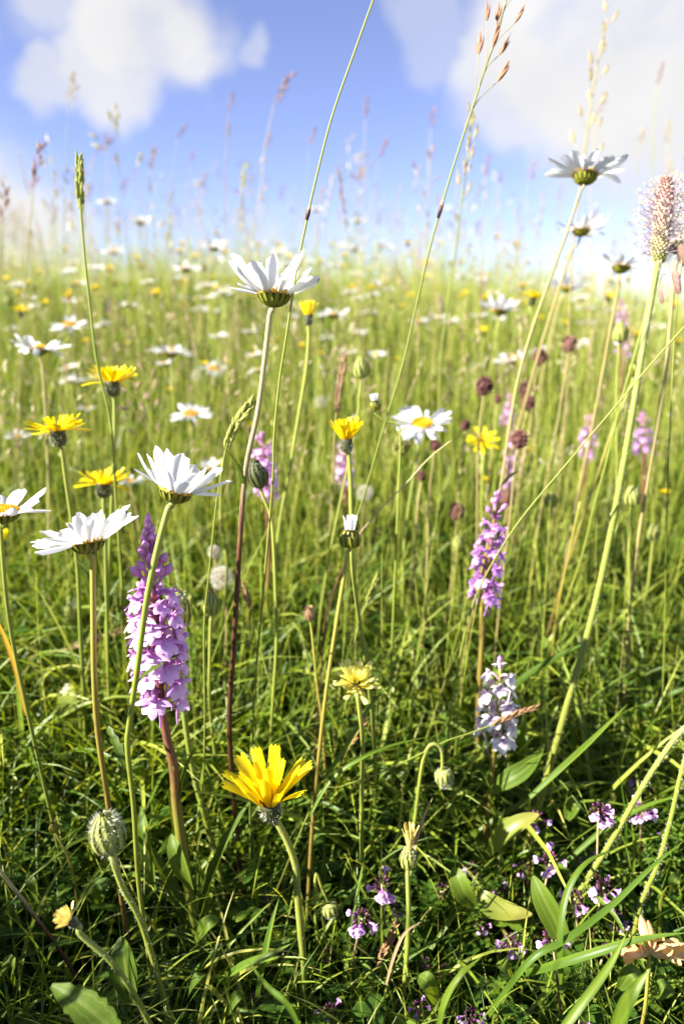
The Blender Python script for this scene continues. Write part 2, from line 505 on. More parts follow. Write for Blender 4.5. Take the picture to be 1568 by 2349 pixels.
def smooth_path(P, k):
    """Catmull-Rom through P, k points per span"""
    P = np.asarray(P, float)
    Pe = np.concatenate([[2 * P[0] - P[1]], P, [2 * P[-1] - P[-2]]])
    out = []
    for i in range(1, len(Pe) - 2):
        p0, p1, p2, p3 = Pe[i - 1:i + 3]
        for u in np.arange(k) / k:
            out.append(0.5 * ((2 * p1) + (-p0 + p2) * u + (2 * p0 - 5 * p1 + 4 * p2 - p3) * u * u + (-p0 + 3 * p1 - 3 * p2 + p3) * u ** 3))
    out.append(P[-1])
    return np.array(out)


def tube(P, R, n=6, cap=True, flute=0.0):
    P = np.asarray(P, float)
    k = len(P)
    R = np.broadcast_to(np.asarray(R, float), (k,))
    T = np.gradient(P, axis=0)
    T /= np.linalg.norm(T, axis=1)[:, None] + 1e-12
    up = np.array([0, 1, 0.0]) if abs(T[0][1]) < 0.8 else np.array([1.0, 0, 0])
    u = np.cross(T[0], up); u /= np.linalg.norm(u)
    V = []
    a = np.arange(n) * 2 * PI / n
    rr = 1 + flute * np.cos(a * (n // 2))
    for i in range(k):
        u = u - T[i] * np.dot(u, T[i]); u /= np.linalg.norm(u) + 1e-12
        v = np.cross(T[i], u)
        V.append(P[i] + R[i] * rr[:, None] * (np.cos(a)[:, None] * u + np.sin(a)[:, None] * v))
    V = np.concatenate(V)
    i = (np.arange(k - 1)[:, None] * n + np.arange(n)[None]).ravel()
    j = (np.arange(k - 1)[:, None] * n + (np.arange(n)[None] + 1) % n).ravel()
    Q = np.stack([i, j, j + n, i + n], 1)
    A = np.zeros((len(V), 3))
    seg = np.concatenate([[0], np.cumsum(np.linalg.norm(np.diff(P, axis=0), axis=1))])
    A[:, 0] = np.repeat(seg / max(seg[-1], 1e-9), n)
    A[:, 1] = np.tile(np.linspace(-1, 1, n), k)
    Tt = NOT_
    if cap:
        V = np.concatenate([V, P[-1:], P[:1]])
        A = np.concatenate([A, [[1, 0, 0], [0, 0, 0]]])
        c = k * n
        b = (k - 1) * n
        q = np.arange(n)
        Tt = np.concatenate([np.stack([b + q, b + (q + 1) % n, np.full(n, c)], 1), np.stack([(q + 1) % n, q, np.full(n, c + 1)], 1)])
    return V, Q, Tt, A


def lathe(prof, n=8, rib=0.0, ribs=0):
    """prof: list of (radius, z)"""
    prof = np.array(prof, float)
    a = np.arange(n) * 2 * PI / n
    k = len(prof)
    rr = 1 + (rib * np.cos(a * ribs) if ribs else 0 * a)
    V = np.stack([prof[:, :1] * (np.cos(a) * rr)[None], prof[:, :1] * (np.sin(a) * rr)[None], np.repeat(prof[:, 1:2], n, 1)], -1).reshape(-1, 3)
    i = (np.arange(k - 1)[:, None] * n + np.arange(n)[None]).ravel()
    j = (np.arange(k - 1)[:, None] * n + (np.arange(n)[None] + 1) % n).ravel()
    Q = np.stack([i, j, j + n, i + n], 1)
    A = np.zeros((len(V), 3))
    A[:, 0] = np.repeat((prof[:, 1] - prof[0, 1]) / (prof[-1, 1] - prof[0, 1] + 1e-9), n)
    A[:, 1] = np.tile(np.cos(a * (ribs or 1)), k)
    return V, Q, NOT_, A


def spindle(L, W, n=5, k=4, belly=0.42):
    """pointed seed or bud along +X"""
    t = np.linspace(0, 1, k + 1)
    r = W * np.sin(PI * np.clip(t, 0.03, 0.985) ** (math.log(0.5) / math.log(belly))) ** 0.9
    return tube(np.stack([t * L, 0 * t, 0 * t], 1), r, n, cap=False)


def rz(a):
    return Matrix.Rotation(a, 4, 'Z')


def ry(a):
    return Matrix.Rotation(a, 4, 'Y')


def rx(a):
    return Matrix.Rotation(a, 4, 'X')


def tr(x, y, z):
    return Matrix.Translation((x, y, z))


def align(axis, spin=0.0):
    """rotation that takes +Z to axis"""
    ax = Vector(axis).normalized()
    return Vector((0, 0, 1)).rotation_difference(ax).to_matrix().to_4x4() @ rz(spin)


# ------------------------------------------------------------------ object helpers
def link(name, me, parent=None, Mx=None, kind=None):
    o = bpy.data.objects.new(name, me)
    COL.objects.link(o)
    if parent is not None:
        o.parent = parent
    if Mx is not None:
        o.matrix_basis = Mx
    if kind:
        o['kind'] = kind
    return o


def thing(name, label, cat_, loc, group=None):
    o = bpy.data.objects.new(name, None)
    COL.objects.link(o)
    o.empty_display_size = 0.01
    o.location = loc
    o['label'] = label
    o['category'] = cat_
    if group:
        o['group'] = group
    return o


def stuff(name, p, m, label, cat_):
    o = link(name, mesh(name, p, m), kind='stuff')
    o['label'] = label
    o['category'] = cat_
    return o


# ------------------------------------------------------------------ stems
def stem_points(top, pxs, Y, drift=0.0, lean=None):
    """From the point just under a head down through photograph points on the upright plane y = Y (+drift) to the soil."""
    pts = [Vector(top)]
    n = len(pxs)
    for i, (px, py) in enumerate(pxs):
        pts.append(on_plane(px, py, Y + drift * (i + 1) / n))
    a, b = pts[-2], pts[-1]
    d = b - a
    if d.z > -1e-4:
        d = Vector((0, 0, -1))
    hz = math.hypot(d.x, d.y)
    if hz > 0.45 * -d.z:
        k = 0.45 * -d.z / hz
        d = Vector((d.x * k, d.y * k, d.z))
    p = b.copy()
    for _ in range(400):
        g = gzs(p.x, p.y) - 0.012
        if p.z <= g:
            break
        step = max(0.004, (p.z - g) * 0.5)
        p = p + d * (step / -d.z)
    if (p - b).length > 0.005:
        mid = (b + p) / 2 + Vector((random.uniform(-1, 1), random.uniform(-1, 1), 0)) * (p - b).length * 0.04
        pts.append(mid)
        pts.append(p)
    return [np.array(q) for q in reversed(pts)]          # base first


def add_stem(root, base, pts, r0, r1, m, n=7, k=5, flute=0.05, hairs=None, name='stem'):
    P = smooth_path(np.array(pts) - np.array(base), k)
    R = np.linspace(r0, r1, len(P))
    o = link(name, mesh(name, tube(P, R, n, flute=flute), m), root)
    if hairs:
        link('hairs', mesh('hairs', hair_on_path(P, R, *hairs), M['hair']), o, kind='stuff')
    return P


def hair_on_path(P, R, count, length, width=0.00020):
    idx = rng.uniform(0, len(P) - 1.001, count)
    i = idx.astype(int); f = (idx - i)[:, None]
    c = P[i] * (1 - f) + P[i + 1] * f
    T = P[i + 1] - P[i]
    T /= np.linalg.norm(T, axis=1)[:, None] + 1e-9
    a = rng.normal(size=(count, 3))
    a -= T * (a * T).sum(1)[:, None]
    a /= np.linalg.norm(a, axis=1)[:, None]
    return hairs_from(c + a * (R[i])[:, None] * 0.9, a + 0.25 * rng.normal(size=(count, 3)), length, width)


def hairs_from(base, direc, length, width=0.00021):
    n = len(base)
    direc = direc / (np.linalg.norm(direc, axis=1)[:, None] + 1e-9)
    L = (length * rng.uniform(0.5, 1.1, n))[:, None]
    s = np.cross(direc, rng.normal(size=(n, 3)))
    s /= np.linalg.norm(s, axis=1)[:, None] + 1e-9
    V = np.stack([base - s * width, base + s * width, base + direc * L], 1).reshape(-1, 3)
    T = np.arange(n * 3).reshape(-1, 3)
    A = np.zeros((n * 3, 3)); A[2::3, 0] = 1
    return V, NOQ, T, A


def stand_clear(px, py, d, minh):
    """bring a head nearer until it stands at least minh above the soil"""
    for _ in range(80):
        c = at(px, py, d)
        if c.z - gzs(c.x, c.y) >= minh or d < .25:
            break
        d *= .975
    return d


# ------------------------------------------------------------------ ox-eye daisy
def petal_piece(v, hi=True):
    L = 1.0
    W = [0.175, 0.195, 0.155, 0.21, 0.18][v % 5]
    curl = [-0.35, 0.15, -0.7, 0.35, -0.1][v % 5]
    cup = [-0.35, 0.30, -0.25, 0.2, -0.5][v % 5]
    if v >= 5:
        curl *= 1.8

    def wf(t):
        return W * (0.42 + 0.58 * min(1, t / 0.45) ** 0.8) * (1 - max(0, (t - 0.78) / 0.22) ** 2.2 * 0.62)
    tips = [[-.07, .0, -.035, .0, -.08], [-.08, -.01, 0, -.02, -.07], [-.05, .01, -.05, .01, -.06], [-.09, 0, -.02, -.01, -.05], [-.06, .0, -.03, .01, -.07]]
    if hi:
        return strip(L, wf, 7, 4, curl=curl, cup=cup, tip=tips[v % 5], ridge=0.010, twist=[0, .2, -.3, .15, -.2][v % 5], side=[0, .05, -.04, .07, -.06][v % 5])
    return strip(L, wf, 4, 2, curl=curl, cup=cup)


PET = [mesh('petal', petal_piece(v), M['petal_w']) for v in range(10)]
PET_LO = [mesh('petal', petal_piece(v, False), M['petal_w']) for v in range(5)]


def disc_piece(r=0.0085, h=0.0035, n=130):
    prof = [(r * math.sin(a), h * math.cos(a)) for a in np.linspace(PI / 2, 0.05, 6)]
    base = lathe(prof, 14)
    base[3][:, 2] = 0.2
    bump = spindle(0.0017, 0.00062, 4, 2)
    i = np.arange(n)
    rr = r * np.sqrt((i + .5) / n) * 0.98
    th = i * 2.39996
    zz = h * np.sqrt(np.clip(1 - (rr / r) ** 2, 0, 1)) - 0.0004
    R, T = [], []
    for q in range(n):
        nrm = Vector((rr[q] * math.cos(th[q]) * 0.5, rr[q] * math.sin(th[q]) * 0.5, 0.006)).normalized()
        R.append(np.array(Vector((1, 0, 0)).rotation_difference(nrm).to_matrix()))
        T.append((rr[q] * math.cos(th[q]), rr[q] * math.sin(th[q]), zz[q]))
    return cat([base, scatter(bump, np.array(R), np.array(T), rng.uniform(.2, 1, n))])


def involucre_piece(r=0.0092, depth=0.0062, nb=15, rows=3):
    ps = [lathe([(0.0014, -depth), (r * .62, -depth * .82), (r * .92, -depth * .35), (r * 1.0, -0.0002), (r * .5, 0.0004)], 16)]
    ps[0][3][:, 1] = 0.9
    for k in range(rows):
        f = k / (rows - 1)
        L = 0.0062 - 0.001 * (1 - f)
        for j in range(nb):
            a = (j + 0.5 * k) / nb * 2 * PI + random.uniform(-.05, .05)
            wf = lambda t: 0.00135 * (0.75 + .25 * math.sin(PI * t)) * (1 - max(0, (t - .55) / .45) ** 2 * .8)
            b = strip(L, wf, 5, 4, th0=[0.25, 0.55, 0.85][k], curl=[1.1, .8, .4][k], cup=-0.35)
            rad = [r * .25, r * .50, r * .74][k]
            z = [-depth * 1.02, -depth * .93, -depth * .72][k]
            ps.append(xf(b, rz(a) @ tr(rad, 0, z)))
    return cat(ps)


DISC = mesh('disc', disc_piece(), M['disc'])
INV = mesh('involucre', involucre_piece(), M['bract'])


def toothed_leaf(L=0.03, W=0.0022, teeth=5):
    """narrow stem leaf of the daisy with a few sharp teeth"""
    n = teeth * 2 + 2

    def wf(t):
        i = int(round(t * n))
        base = W * (0.55 + 0.6 * math.sin(PI * min(1, t * .9 + .12)))
        return max(0.00025, base * (1.0 if i % 2 == 0 else 0.62) * (1 if t < .93 else .15))
    return strip(L, wf, n, 2, th0=random.uniform(0.5, 1.0), curl=random.uniform(-1.2, -.4), fold=0.35, twist=random.uniform(-.6, .6))


RINGS = {}


def petal_ring(e, v):
    k = (int(round(e / 8)), v)
    if k not in RINGS:
        rnd = random.Random(v * 31 + k[0])
        ps = []
        for i in range(16):
            a = 2 * PI * i / 16 + rnd.uniform(-.12, .12)
            el_ = math.radians(k[0] * 8 + rnd.gauss(0, 9))
            l = .0190 * rnd.uniform(.8, 1.06)
            ps.append(xf(petal_piece(rnd.randrange(5), False), rz(a) @ tr(.0076, 0, 0) @ ry(-el_) @ rx(rnd.uniform(-.3, .3)) @ Matrix.Scale(l, 4)))
        RINGS[k] = mesh('petals', cat(ps), M['petal_w'])
    return RINGS[k]


def make_head(root, Mh, ring=0.0076, L=0.0176, n=20, el=(15, 0, 0), jit=8, droop=(), up_curl=False, hi=True, disc=True, wscale=1.0, seed=0, gap=()):
    rnd = random.Random(seed)
    d = link('disc', DISC, root, Mh)
    link('involucre', INV, root, Mh @ Matrix.Scale(.88, 4))
    for i in range(n):
        a = 2 * PI * i / n + rnd.uniform(-.09, .09)
        if any(abs((a - g + PI) % (2 * PI) - PI) < .16 for g in gap):
            continue
        e = math.radians(el[0] + el[1] * math.cos(a - el[2]) + rnd.gauss(0, jit))
        if i in droop:
            e = math.radians(-55 + rnd.uniform(-10, 10))
        l = L * rnd.uniform(.80, 1.07)
        v = rnd.randrange(10) if not up_curl else rnd.choice([0, 1, 3, 4, 1, 3, 8])
        me = PET[v] if hi else PET_LO[v % 5]
        z = 0.0006 * (i % 2)
        link('petal', me, d, rz(a) @ tr(ring, 0, z) @ ry(-e) @ rx(rnd.uniform(-.25, .25)) @ Matrix.Diagonal((l, l * wscale * rnd.uniform(.9, 1.12), l, 1)))
    return d


def daisy(label, px, py, diam, pxs, axis=(0, 0, 1), real=0.046, el=(15, 0, 0), n=20, smat='stem_o', r0=0.0014, r1=0.0010, drift=0.0, droop=(), hi=True,
          leaves=3, group=None, jit=8, seed=None, name='oxeye_daisy', gap=(), leaf_px=(), minh=.16, up_curl=False, pl=.0190, pw=1.0, small=False):
    d = stand_clear(px, py, 1568 * real / diam, minh)
    real = d * diam / 1568
    c = at(px, py, d)
    ax = Vector(axis).normalized()
    sc = real / 0.046
    top = c - ax * 0.0058 * sc
    pts = stem_points(top, pxs, c.y, drift)
    # let the neck of the stem run into the head along its axis
    tow = Vector(pts[-2]) - top; ln_ = min(.5 * tow.length, .014)
    pts.insert(-1, np.array(top + (tow.normalized() * .55 - ax * .45).normalized() * ln_))
    base = Vector(pts[0])
    root = thing(name, label, 'flower', base, group)
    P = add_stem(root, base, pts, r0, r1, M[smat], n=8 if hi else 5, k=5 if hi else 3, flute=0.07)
    sd = seed if seed is not None else int(px * 7 + py)
    Mh = tr(*(c - base)) @ align(ax, random.Random(sd).uniform(0, 6)) @ Matrix.Scale(sc, 4)
    if small:
        link('disc', DISC, root, Mh)
        link('involucre', INV, root, Mh @ Matrix.Scale(.88, 4))
        link('petals', petal_ring(el[0], sd % 4), root, Mh)
    else:
      make_head(root, Mh, n=n, el=el, droop=droop, hi=hi, jit=jit, seed=sd, gap=gap, up_curl=up_curl, L=pl, wscale=pw)
    if leaves:
        for q in np.linspace(0.22, 0.72, leaves):
            i = int(q * (len(P) - 1)) + random.randint(-1, 1)
            add_stem_leaf(root, P, i)
    return root


LEAFS = [mesh('leaf', toothed_leaf(L, w, t), M['leaf']) for L, w, t in ((0.024, .0016, 4), (0.030, .0020, 5), (0.017, .0013, 3), (0.012, .001, 2))]


def add_stem_leaf(root, P, i, a=None, sc=1.0):
    i = max(1, min(len(P) - 2, i))
    t = Vector(P[i + 1] - P[i]).normalized()
    a = random.uniform(0, 2 * PI) if a is None else a
    link('leaf', random.choice(LEAFS), root, tr(*P[i]) @ align(t) @ rz(a) @ tr(0.0008, 0, 0) @ Matrix.Scale(sc * random.uniform(.8, 1.15), 4))


# ------------------------------------------------------------------ hawkbits
def ligule_piece(v):
    W = [0.105, 0.12, 0.10][v % 3]
    curl = [0.28, -0.1, -0.45][v % 3]

    def wf(t):
        return W * (0.35 + 0.65 * min(1, t / 0.55))
    return strip(1.0, wf, 6, 6, curl=curl, cup=[0.5, .3, -.2][v % 3], tip=[[-.05, .03, -.04, .035, -.04, .03, -.05], [-.03, .02, -.05, .03, -.03, .02, -.06], [-.06, .02, -.03, .03, -.05, .03, -.03]][v % 3],
                 twist=[.15, -.2, .1][v % 3])


LIG = {k: [mesh('ligule', ligule_piece(v), M[k]) for v in range(3)] for k in ('ligule', 'ligule_p', 'ligule_w')}


def hawk_involucre(r=0.0052, h=0.011, nb=13):
    ps = [lathe([(0.0012, -h), (r * .62, -h * .93), (r * .92, -h * .66), (r * .9, -h * .25), (r * .98, 0), (r * .4, 0.0002)], 13)]
    ps[0][3][:, 1] = 0.8
    for k in range(3):
        for j in range(nb):
            a = (j + .5 * k) / nb * 2 * PI
            wf = lambda t: 0.00115 * (1 - .82 * t ** 1.6)
            L = h * [0.5, 0.78, 1.05][k]
            b = strip(L, wf, 5, 2, th0=[1.0, 1.15, 1.25][k], curl=[.5, .45, .32][k], fold=-.35)
            ps.append(xf(b, rz(a) @ tr(r * [.62, .58, .52][k], 0, -h * .95)))
    return cat(ps)


HINV = mesh('involucre', hawk_involucre(), M['inv_dark'])
HHAIR = None


def ball_hair(r, h, z0, count, length):
    a = rng.uniform(0, 2 * PI, count)
    t = rng.uniform(0, 1, count)
    rr = r * np.sin(PI * (0.12 + .76 * t)) ** .6
    b = np.stack([rr * np.cos(a), rr * np.sin(a), z0 + h * t], 1)
    d = np.stack([np.cos(a), np.sin(a), rng.normal(.2, .4, count)], 1)
    return hairs_from(b, d, length)


HHAIR = mesh('hairs', ball_hair(0.0050, 0.010, -0.0108, 260, 0.0018), M['hair'])


RAYS = []
for v_ in range(3):
    ps_ = []
    for k_, (nn_, sp_, L_) in enumerate(((15, 62, .0140), (12, 42, .0110), (8, 20, .008))):
        for j_ in range(nn_):
            a_ = 2 * PI * (j_ + .4 * k_) / nn_ + random.uniform(-.1, .1)
            of_ = math.radians(sp_ + random.gauss(0, 8))
            ps_.append(xf(strip(1.0, lambda t: .12 * (.4 + .6 * min(1, t / .5)), 3, 2, curl=-.2, cup=.3), rz(a_) @ tr(.0035 - .001 * k_, 0, 0) @ ry(-(PI / 2 - of_)) @ Matrix.Diagonal((L_, L_ * 1.15, L_, 1))))
    RAYS.append(mesh('rays', cat(ps_), M['ligule']))


def hawkbit(label, px, py, diam, pxs, axis=(0, 0, 1), real=0.036, spread=(62, 45, 25), counts=(15, 12, 9), lens=(0.0165, 0.0125, 0.009), key='ligule', smat='stem_g',
            r0=0.0014, r1=0.0013, drift=0.0, group=None, hairs=None, hair_head=True, jit=8, name='hawkbit', asym=0.0, asym_dir=0.0, inv=1.0, minh=.15, small=False):
    d = stand_clear(px, py, 1568 * real / diam, minh)
    real = d * diam / 1568
    c = at(px, py, d)
    ax = Vector(axis).normalized()
    sc = real / 0.036
    top = c - ax * 0.0108 * sc * inv
    pts = stem_points(top, pxs, c.y, drift)
    tow = Vector(pts[-2]) - top; ln_ = min(.5 * tow.length, .012)
    pts.insert(-1, np.array(top + (tow.normalized() * .55 - ax * .45).normalized() * ln_))
    base = Vector(pts[0])
    root = thing(name, label, 'flower', base, group)
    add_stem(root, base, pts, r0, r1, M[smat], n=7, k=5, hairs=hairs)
    rnd = random.Random(int(px * 3 + py))
    Mh = tr(*(c - base)) @ align(ax, rnd.uniform(0, 6)) @ Matrix.Scale(sc, 4)
    iv = link('involucre', HINV, root, Mh @ Matrix.Scale(inv, 4))
    if hair_head:
        link('hairs', HHAIR, iv, kind='stuff')
    if small:
        link('rays', RAYS[int(px) % 3], root, Mh)
        counts = ()
    for k, (nn, sp, L) in enumerate(zip(counts, spread, lens)):
        for j in range(nn):
            a = 2 * PI * (j + .37 * k) / nn + rnd.uniform(-.12, .12)
            off = math.radians(sp + asym * math.cos(a - asym_dir) + rnd.gauss(0, jit))        # angle from the axis
            l = L * rnd.uniform(.88, 1.08)
            link('ligule', rnd.choice(LIG[key]), root, Mh @ rz(a) @ tr([.0040, .0028, .0015][k], 0, -0.0010 + .0006 * k) @ ry(-(PI / 2 - off)) @ rx(rnd.uniform(-.3, .3)) @ Matrix.Diagonal((l, l * 1.15, l, 1)))
    return root


# ------------------------------------------------------------------ buds and seed heads
def bud_piece(r, h, nb=11, tip=0.3):
    ps = [lathe([(0.0011, 0), (r * .75, h * .08), (r, h * .32), (r * .93, h * .6), (r * .6, h * .86), (r * tip, h)], 14, rib=0.06, ribs=7)]
    ps[0][3][:, 1] = np.abs(ps[0][3][:, 1]) * .8
    for k in range(2):
        for j in range(nb):
            a = (j + .5 * k) / nb * 2 * PI
            wf = lambda t: r * .27 * (1 - .8 * t ** 1.7)
            b = strip(h * (.62, 1.02)[k], wf, 6, 2, th0=(1.0, 1.1)[k], curl=(.85, 1.35)[k], fold=-.3)
            ps.append(xf(b, rz(a) @ tr(r * (.86, .80)[k], 0, h * .10)))
    return cat(ps)


def bud(label, px, py, h_px, pxs, axis=(0, 0, 1), real=0.017, width=0.0062, key='inv_pale', smat='stem_g', r0=0.0012, r1=0.0011, drift=0.0, group=None, hairs=220, stem_hairs=None,
        hl=0.0022, name='flower_bud', tip=0.3, tuft=None, cat_='bud', minh=.05):
    """px, py is the foot of the bud, h_px its length in the photograph"""
    d = stand_clear(px, py, 1568 * real / h_px, minh)
    width *= d * h_px / 1568 / real
    real = d * h_px / 1568
    c = at(px, py, d)
    ax = Vector(axis).normalized()
    pts = stem_points(c, pxs, c.y, drift)
    if len(pxs) and ax.z > 0:
        tow = Vector(pts[-2]) - c; ln_ = min(.5 * tow.length, .010)
        pts.insert(-1, np.array(c + (tow.normalized() * .55 - ax * .45).normalized() * ln_))
    base = Vector(pts[0])
    root = thing(name, label, cat_, base, group)
    add_stem(root, base, pts, r0, r1, M[smat], n=7, k=5, hairs=stem_hairs)
    Mh = tr(*(c - base)) @ align(ax, px)
    b = link('bud', mesh('bud', bud_piece(width, real, tip=tip), M[key]), root, Mh)
    if hairs:
        link('hairs', mesh('hairs', ball_hair(width * 1.0, real * .98, 0, hairs, hl), M['hair']), b, kind='stuff')
    if tuft:
        ps = []
        for j in range(14):
            ps.append(xf(strip(tuft[1], lambda t: width * .24 * (1 - .5 * t), 3, 2, th0=PI / 2 - .15, curl=random.uniform(-.25, .1), cup=.3), rz(j * 2.4) @ tr(width * max(.3, tip * .72) * math.sqrt((j + .5) / 14), 0, real * .93)))
        link('petal_tuft', mesh('petal_tuft', cat(ps), M[tuft[0]]), root, Mh)
    return root


def clock_piece(r=0.017, n=110):
    """dandelion-type seed clock: spokes that end in tiny parachutes"""
    ps = []
    i = np.arange(n)
    z = 1 - 2 * (i + .5) / n * 0.93
    th = i * 2.39996
    dirs = np.stack([np.sqrt(1 - z * z) * np.cos(th), np.sqrt(1 - z * z) * np.sin(th), z], 1)
    ps.append(hairs_from(dirs * 0.002, dirs, r * .9, 0.0002))
    for k in range(14):
        d2 = dirs + 0.38 * rng.normal(size=dirs.shape)
        ps.append(hairs_from(dirs * r * .66, d2, r * .36, 0.00026))
    return cat(ps)


def clock(label, px, py, diam, pxs, real=0.032, smat='stem_s', group=None, m='pappus'):
    d = stand_clear(px, py, 1568 * real / diam, .14)
    real = d * diam / 1568
    c = at(px, py, d)
    pts = stem_points(c, pxs, c.y)
    base = Vector(pts[0])
    root = thing('seed_clock', label, 'seed head', base, group)
    add_stem(root, base, pts, 0.0011, 0.0009, M[smat])
    core = link('receptacle', mesh('receptacle', lathe([(0.0008, -0.003), (0.0024, -0.0005), (0.0022, 0.002), (0.0004, 0.003)], 8), M['dry']), root, tr(*(c - base)))
    link('pappus', mesh('pappus', clock_piece(real / 2), M[m]), root, tr(*(c - base)), kind='stuff')
    return root


def bumpy_ball(r, h, n, bl, bw):
    i = np.arange(n)
    z = 1 - 2 * (i + .5) / n
    th = i * 2.39996
    d = np.stack([np.sqrt(1 - z * z) * np.cos(th), np.sqrt(1 - z * z) * np.sin(th), z], 1)
    b = spindle(bl, bw, 5, 3)
    R = np.array([np.array(Vector((1, 0, 0)).rotation_difference(Vector(q)).to_matrix()) for q in d])
    T = d * np.array([r, r, h]) * .8
    core = lathe([(max(1e-4, .86 * r * math.sin(a)), -.86 * h * math.cos(a)) for a in np.linspace(0.03, PI - .03, 9)], 10)
    core[3][:, 2] = .1
    R = R * rng.uniform(.55, 1.5, n)[:, None, None]
    return cat([core, scatter(b, R, T, rng.uniform(0, 1, n))])


BURN = {k: mesh('flower_head', bumpy_ball(0.0062, 0.0072, 110, 0.0024, 0.0008), M[k]) for k in ('burnet', 'burnet_g')}


def burnet(label, px, py, w_px, pxs, real=0.0145, key='burnet', group='burnet heads among the grass stems', smat='stem_s'):
    d = stand_clear(px, py, 1568 * real / w_px, .15)
    real = d * w_px / 1568
    c = at(px, py, d)
    top = c - Vector((0, 0, real * .5))
    pts = stem_points(top, pxs or [(px - 4, py + 60)], c.y)
    base = Vector(pts[0])
    root = thing('burnet', label, 'flower', base, group)
    add_stem(root, base, pts, 0.0009, 0.0006, M[smat], n=5, k=3)
    link('flower_head', BURN[key], root, tr(*(c - base)) @ align((random.uniform(-.2, .2), 0, 1), px) @ Matrix.Scale(real / .0145, 4))
    return root


# ------------------------------------------------------------------ orchids
def round_lobe(W):
    return lambda t: W * (0.45 + 0.55 * math.sin(PI * min(1, t * .72 + .08))) * (1 - max(0, (t - .72) / .28) ** 2 * .75)


def point_lobe(W):
    return lambda t: max(0.03 * W, W * math.sin(PI * (0.12 + 0.86 * t)) ** .8)


def floret_pieces(wide=1.0):
    """floret faces +X, up +Z, foot at the origin: (everything but the lip), (lip)"""
    ps = []
    P = smooth_path([(0, 0, 0), (0.0025, 0, 0.0016), (0.0052, 0, 0.0022), (0.0072, 0, 0.0012)], 3)
    ov = tube(P, np.linspace(.0008, .0010, len(P)), 5, cap=False)
    ov[3][:, 0] *= 0.15
    ps.append(ov)
    c = tr(0.0072, 0, 0.0012)
    # hood: back sepal and two petals leaning together over the column
    for a, w, l in ((0, .0016, .0046), (0.55, .0013, .0042), (-0.55, .0013, .0042)):
        s = strip(l, point_lobe(w), 5, 2, th0=1.25, curl=-1.6, cup=-.55)
        s[3][:, 0] = .35 + .5 * s[3][:, 0]
        ps.append(xf(s, c @ rx(a)))
    # side sepals, spread and a little drooping
    for sg in (1, -1):
        s = strip(.0074, point_lobe(.0013), 5, 2, th0=.15, curl=-.8, cup=-.5)
        s[3][:, 0] = .3 + .55 * s[3][:, 0]
        ps.append(xf(s, c @ rz(sg * 1.25) @ rx(sg * .5)))
    # spur, thin and bowed down behind the lip
    P = smooth_path([(0.0070, 0, 0.0004), (0.0055, 0.0006, -0.0030), (0.0040, .0009, -0.0075), (0.0036, .0006, -0.0120)], 3)
    sp = tube(P, np.linspace(.00055, .00035, len(P)), 4, cap=False)
    sp[3][:, 0] = .15 + .2 * sp[3][:, 0]
    ps.append(sp)
    lip = []
    for a, l, w in ((0, .0068 * wide, .0017), (.74, .0062 * wide, .0019), (-.74, .0062 * wide, .0019)):
        s = strip(l, round_lobe(w * wide), 5, 4, th0=-.75, curl=-.75, cup=-.18, ridge=.00005)
        s[3][:, 0] = .35 + .65 * s[3][:, 0]
        s[3][:, 2] = 1.0
        Rm = tr(0, 0, -.0004) @ Matrix.Rotation(0, 4, 'Z')
        # fan the lobes in the lip's own plane
        ax = Vector((math.sin(.75), 0, math.cos(.75)))
        lip.append(xf(s, c @ Rm @ Matrix.Rotation(a, 4, ax), 1.0))
    throat = strip(.0028, lambda t: .0013 * wide, 3, 2, th0=-.7, curl=-.2, cup=.3)
    throat[3][:, 0] = .35 + .3 * throat[3][:, 0]
    lip.append(xf(throat, c, 1.0))
    return cat(ps), cat(lip)


def bud_floret():
    P = smooth_path([(0, 0, 0), (0.003, 0, .0018), (0.0056, 0, .0030)], 3)
    ov = tube(P, np.linspace(.0006, .0007, len(P)), 5, cap=False)
    s = spindle(.0056, .0019, 7, 6, .45)
    return cat([ov, xf(s, tr(0.0052, 0, .0027) @ ry(-.45))])


ORC = {}
for key, wide in (('orchid', 1.0), ('orchid_m', 1.0), ('orchid_w', 1.18)):
    f, l = floret_pieces(wide)
    ORC[key] = (mesh('floret', f, M[key]), mesh('lip', l, M[key]))
OBUD = mesh('flower_bud', bud_floret(), M['orchid_bud'])
OBRACT = mesh('bract', strip(.0095, lambda t: .0011 * (1 - t) ** .6 + .00012, 6, 2, th0=.9, curl=.55, p=2, cup=.4), M['bract_o'])


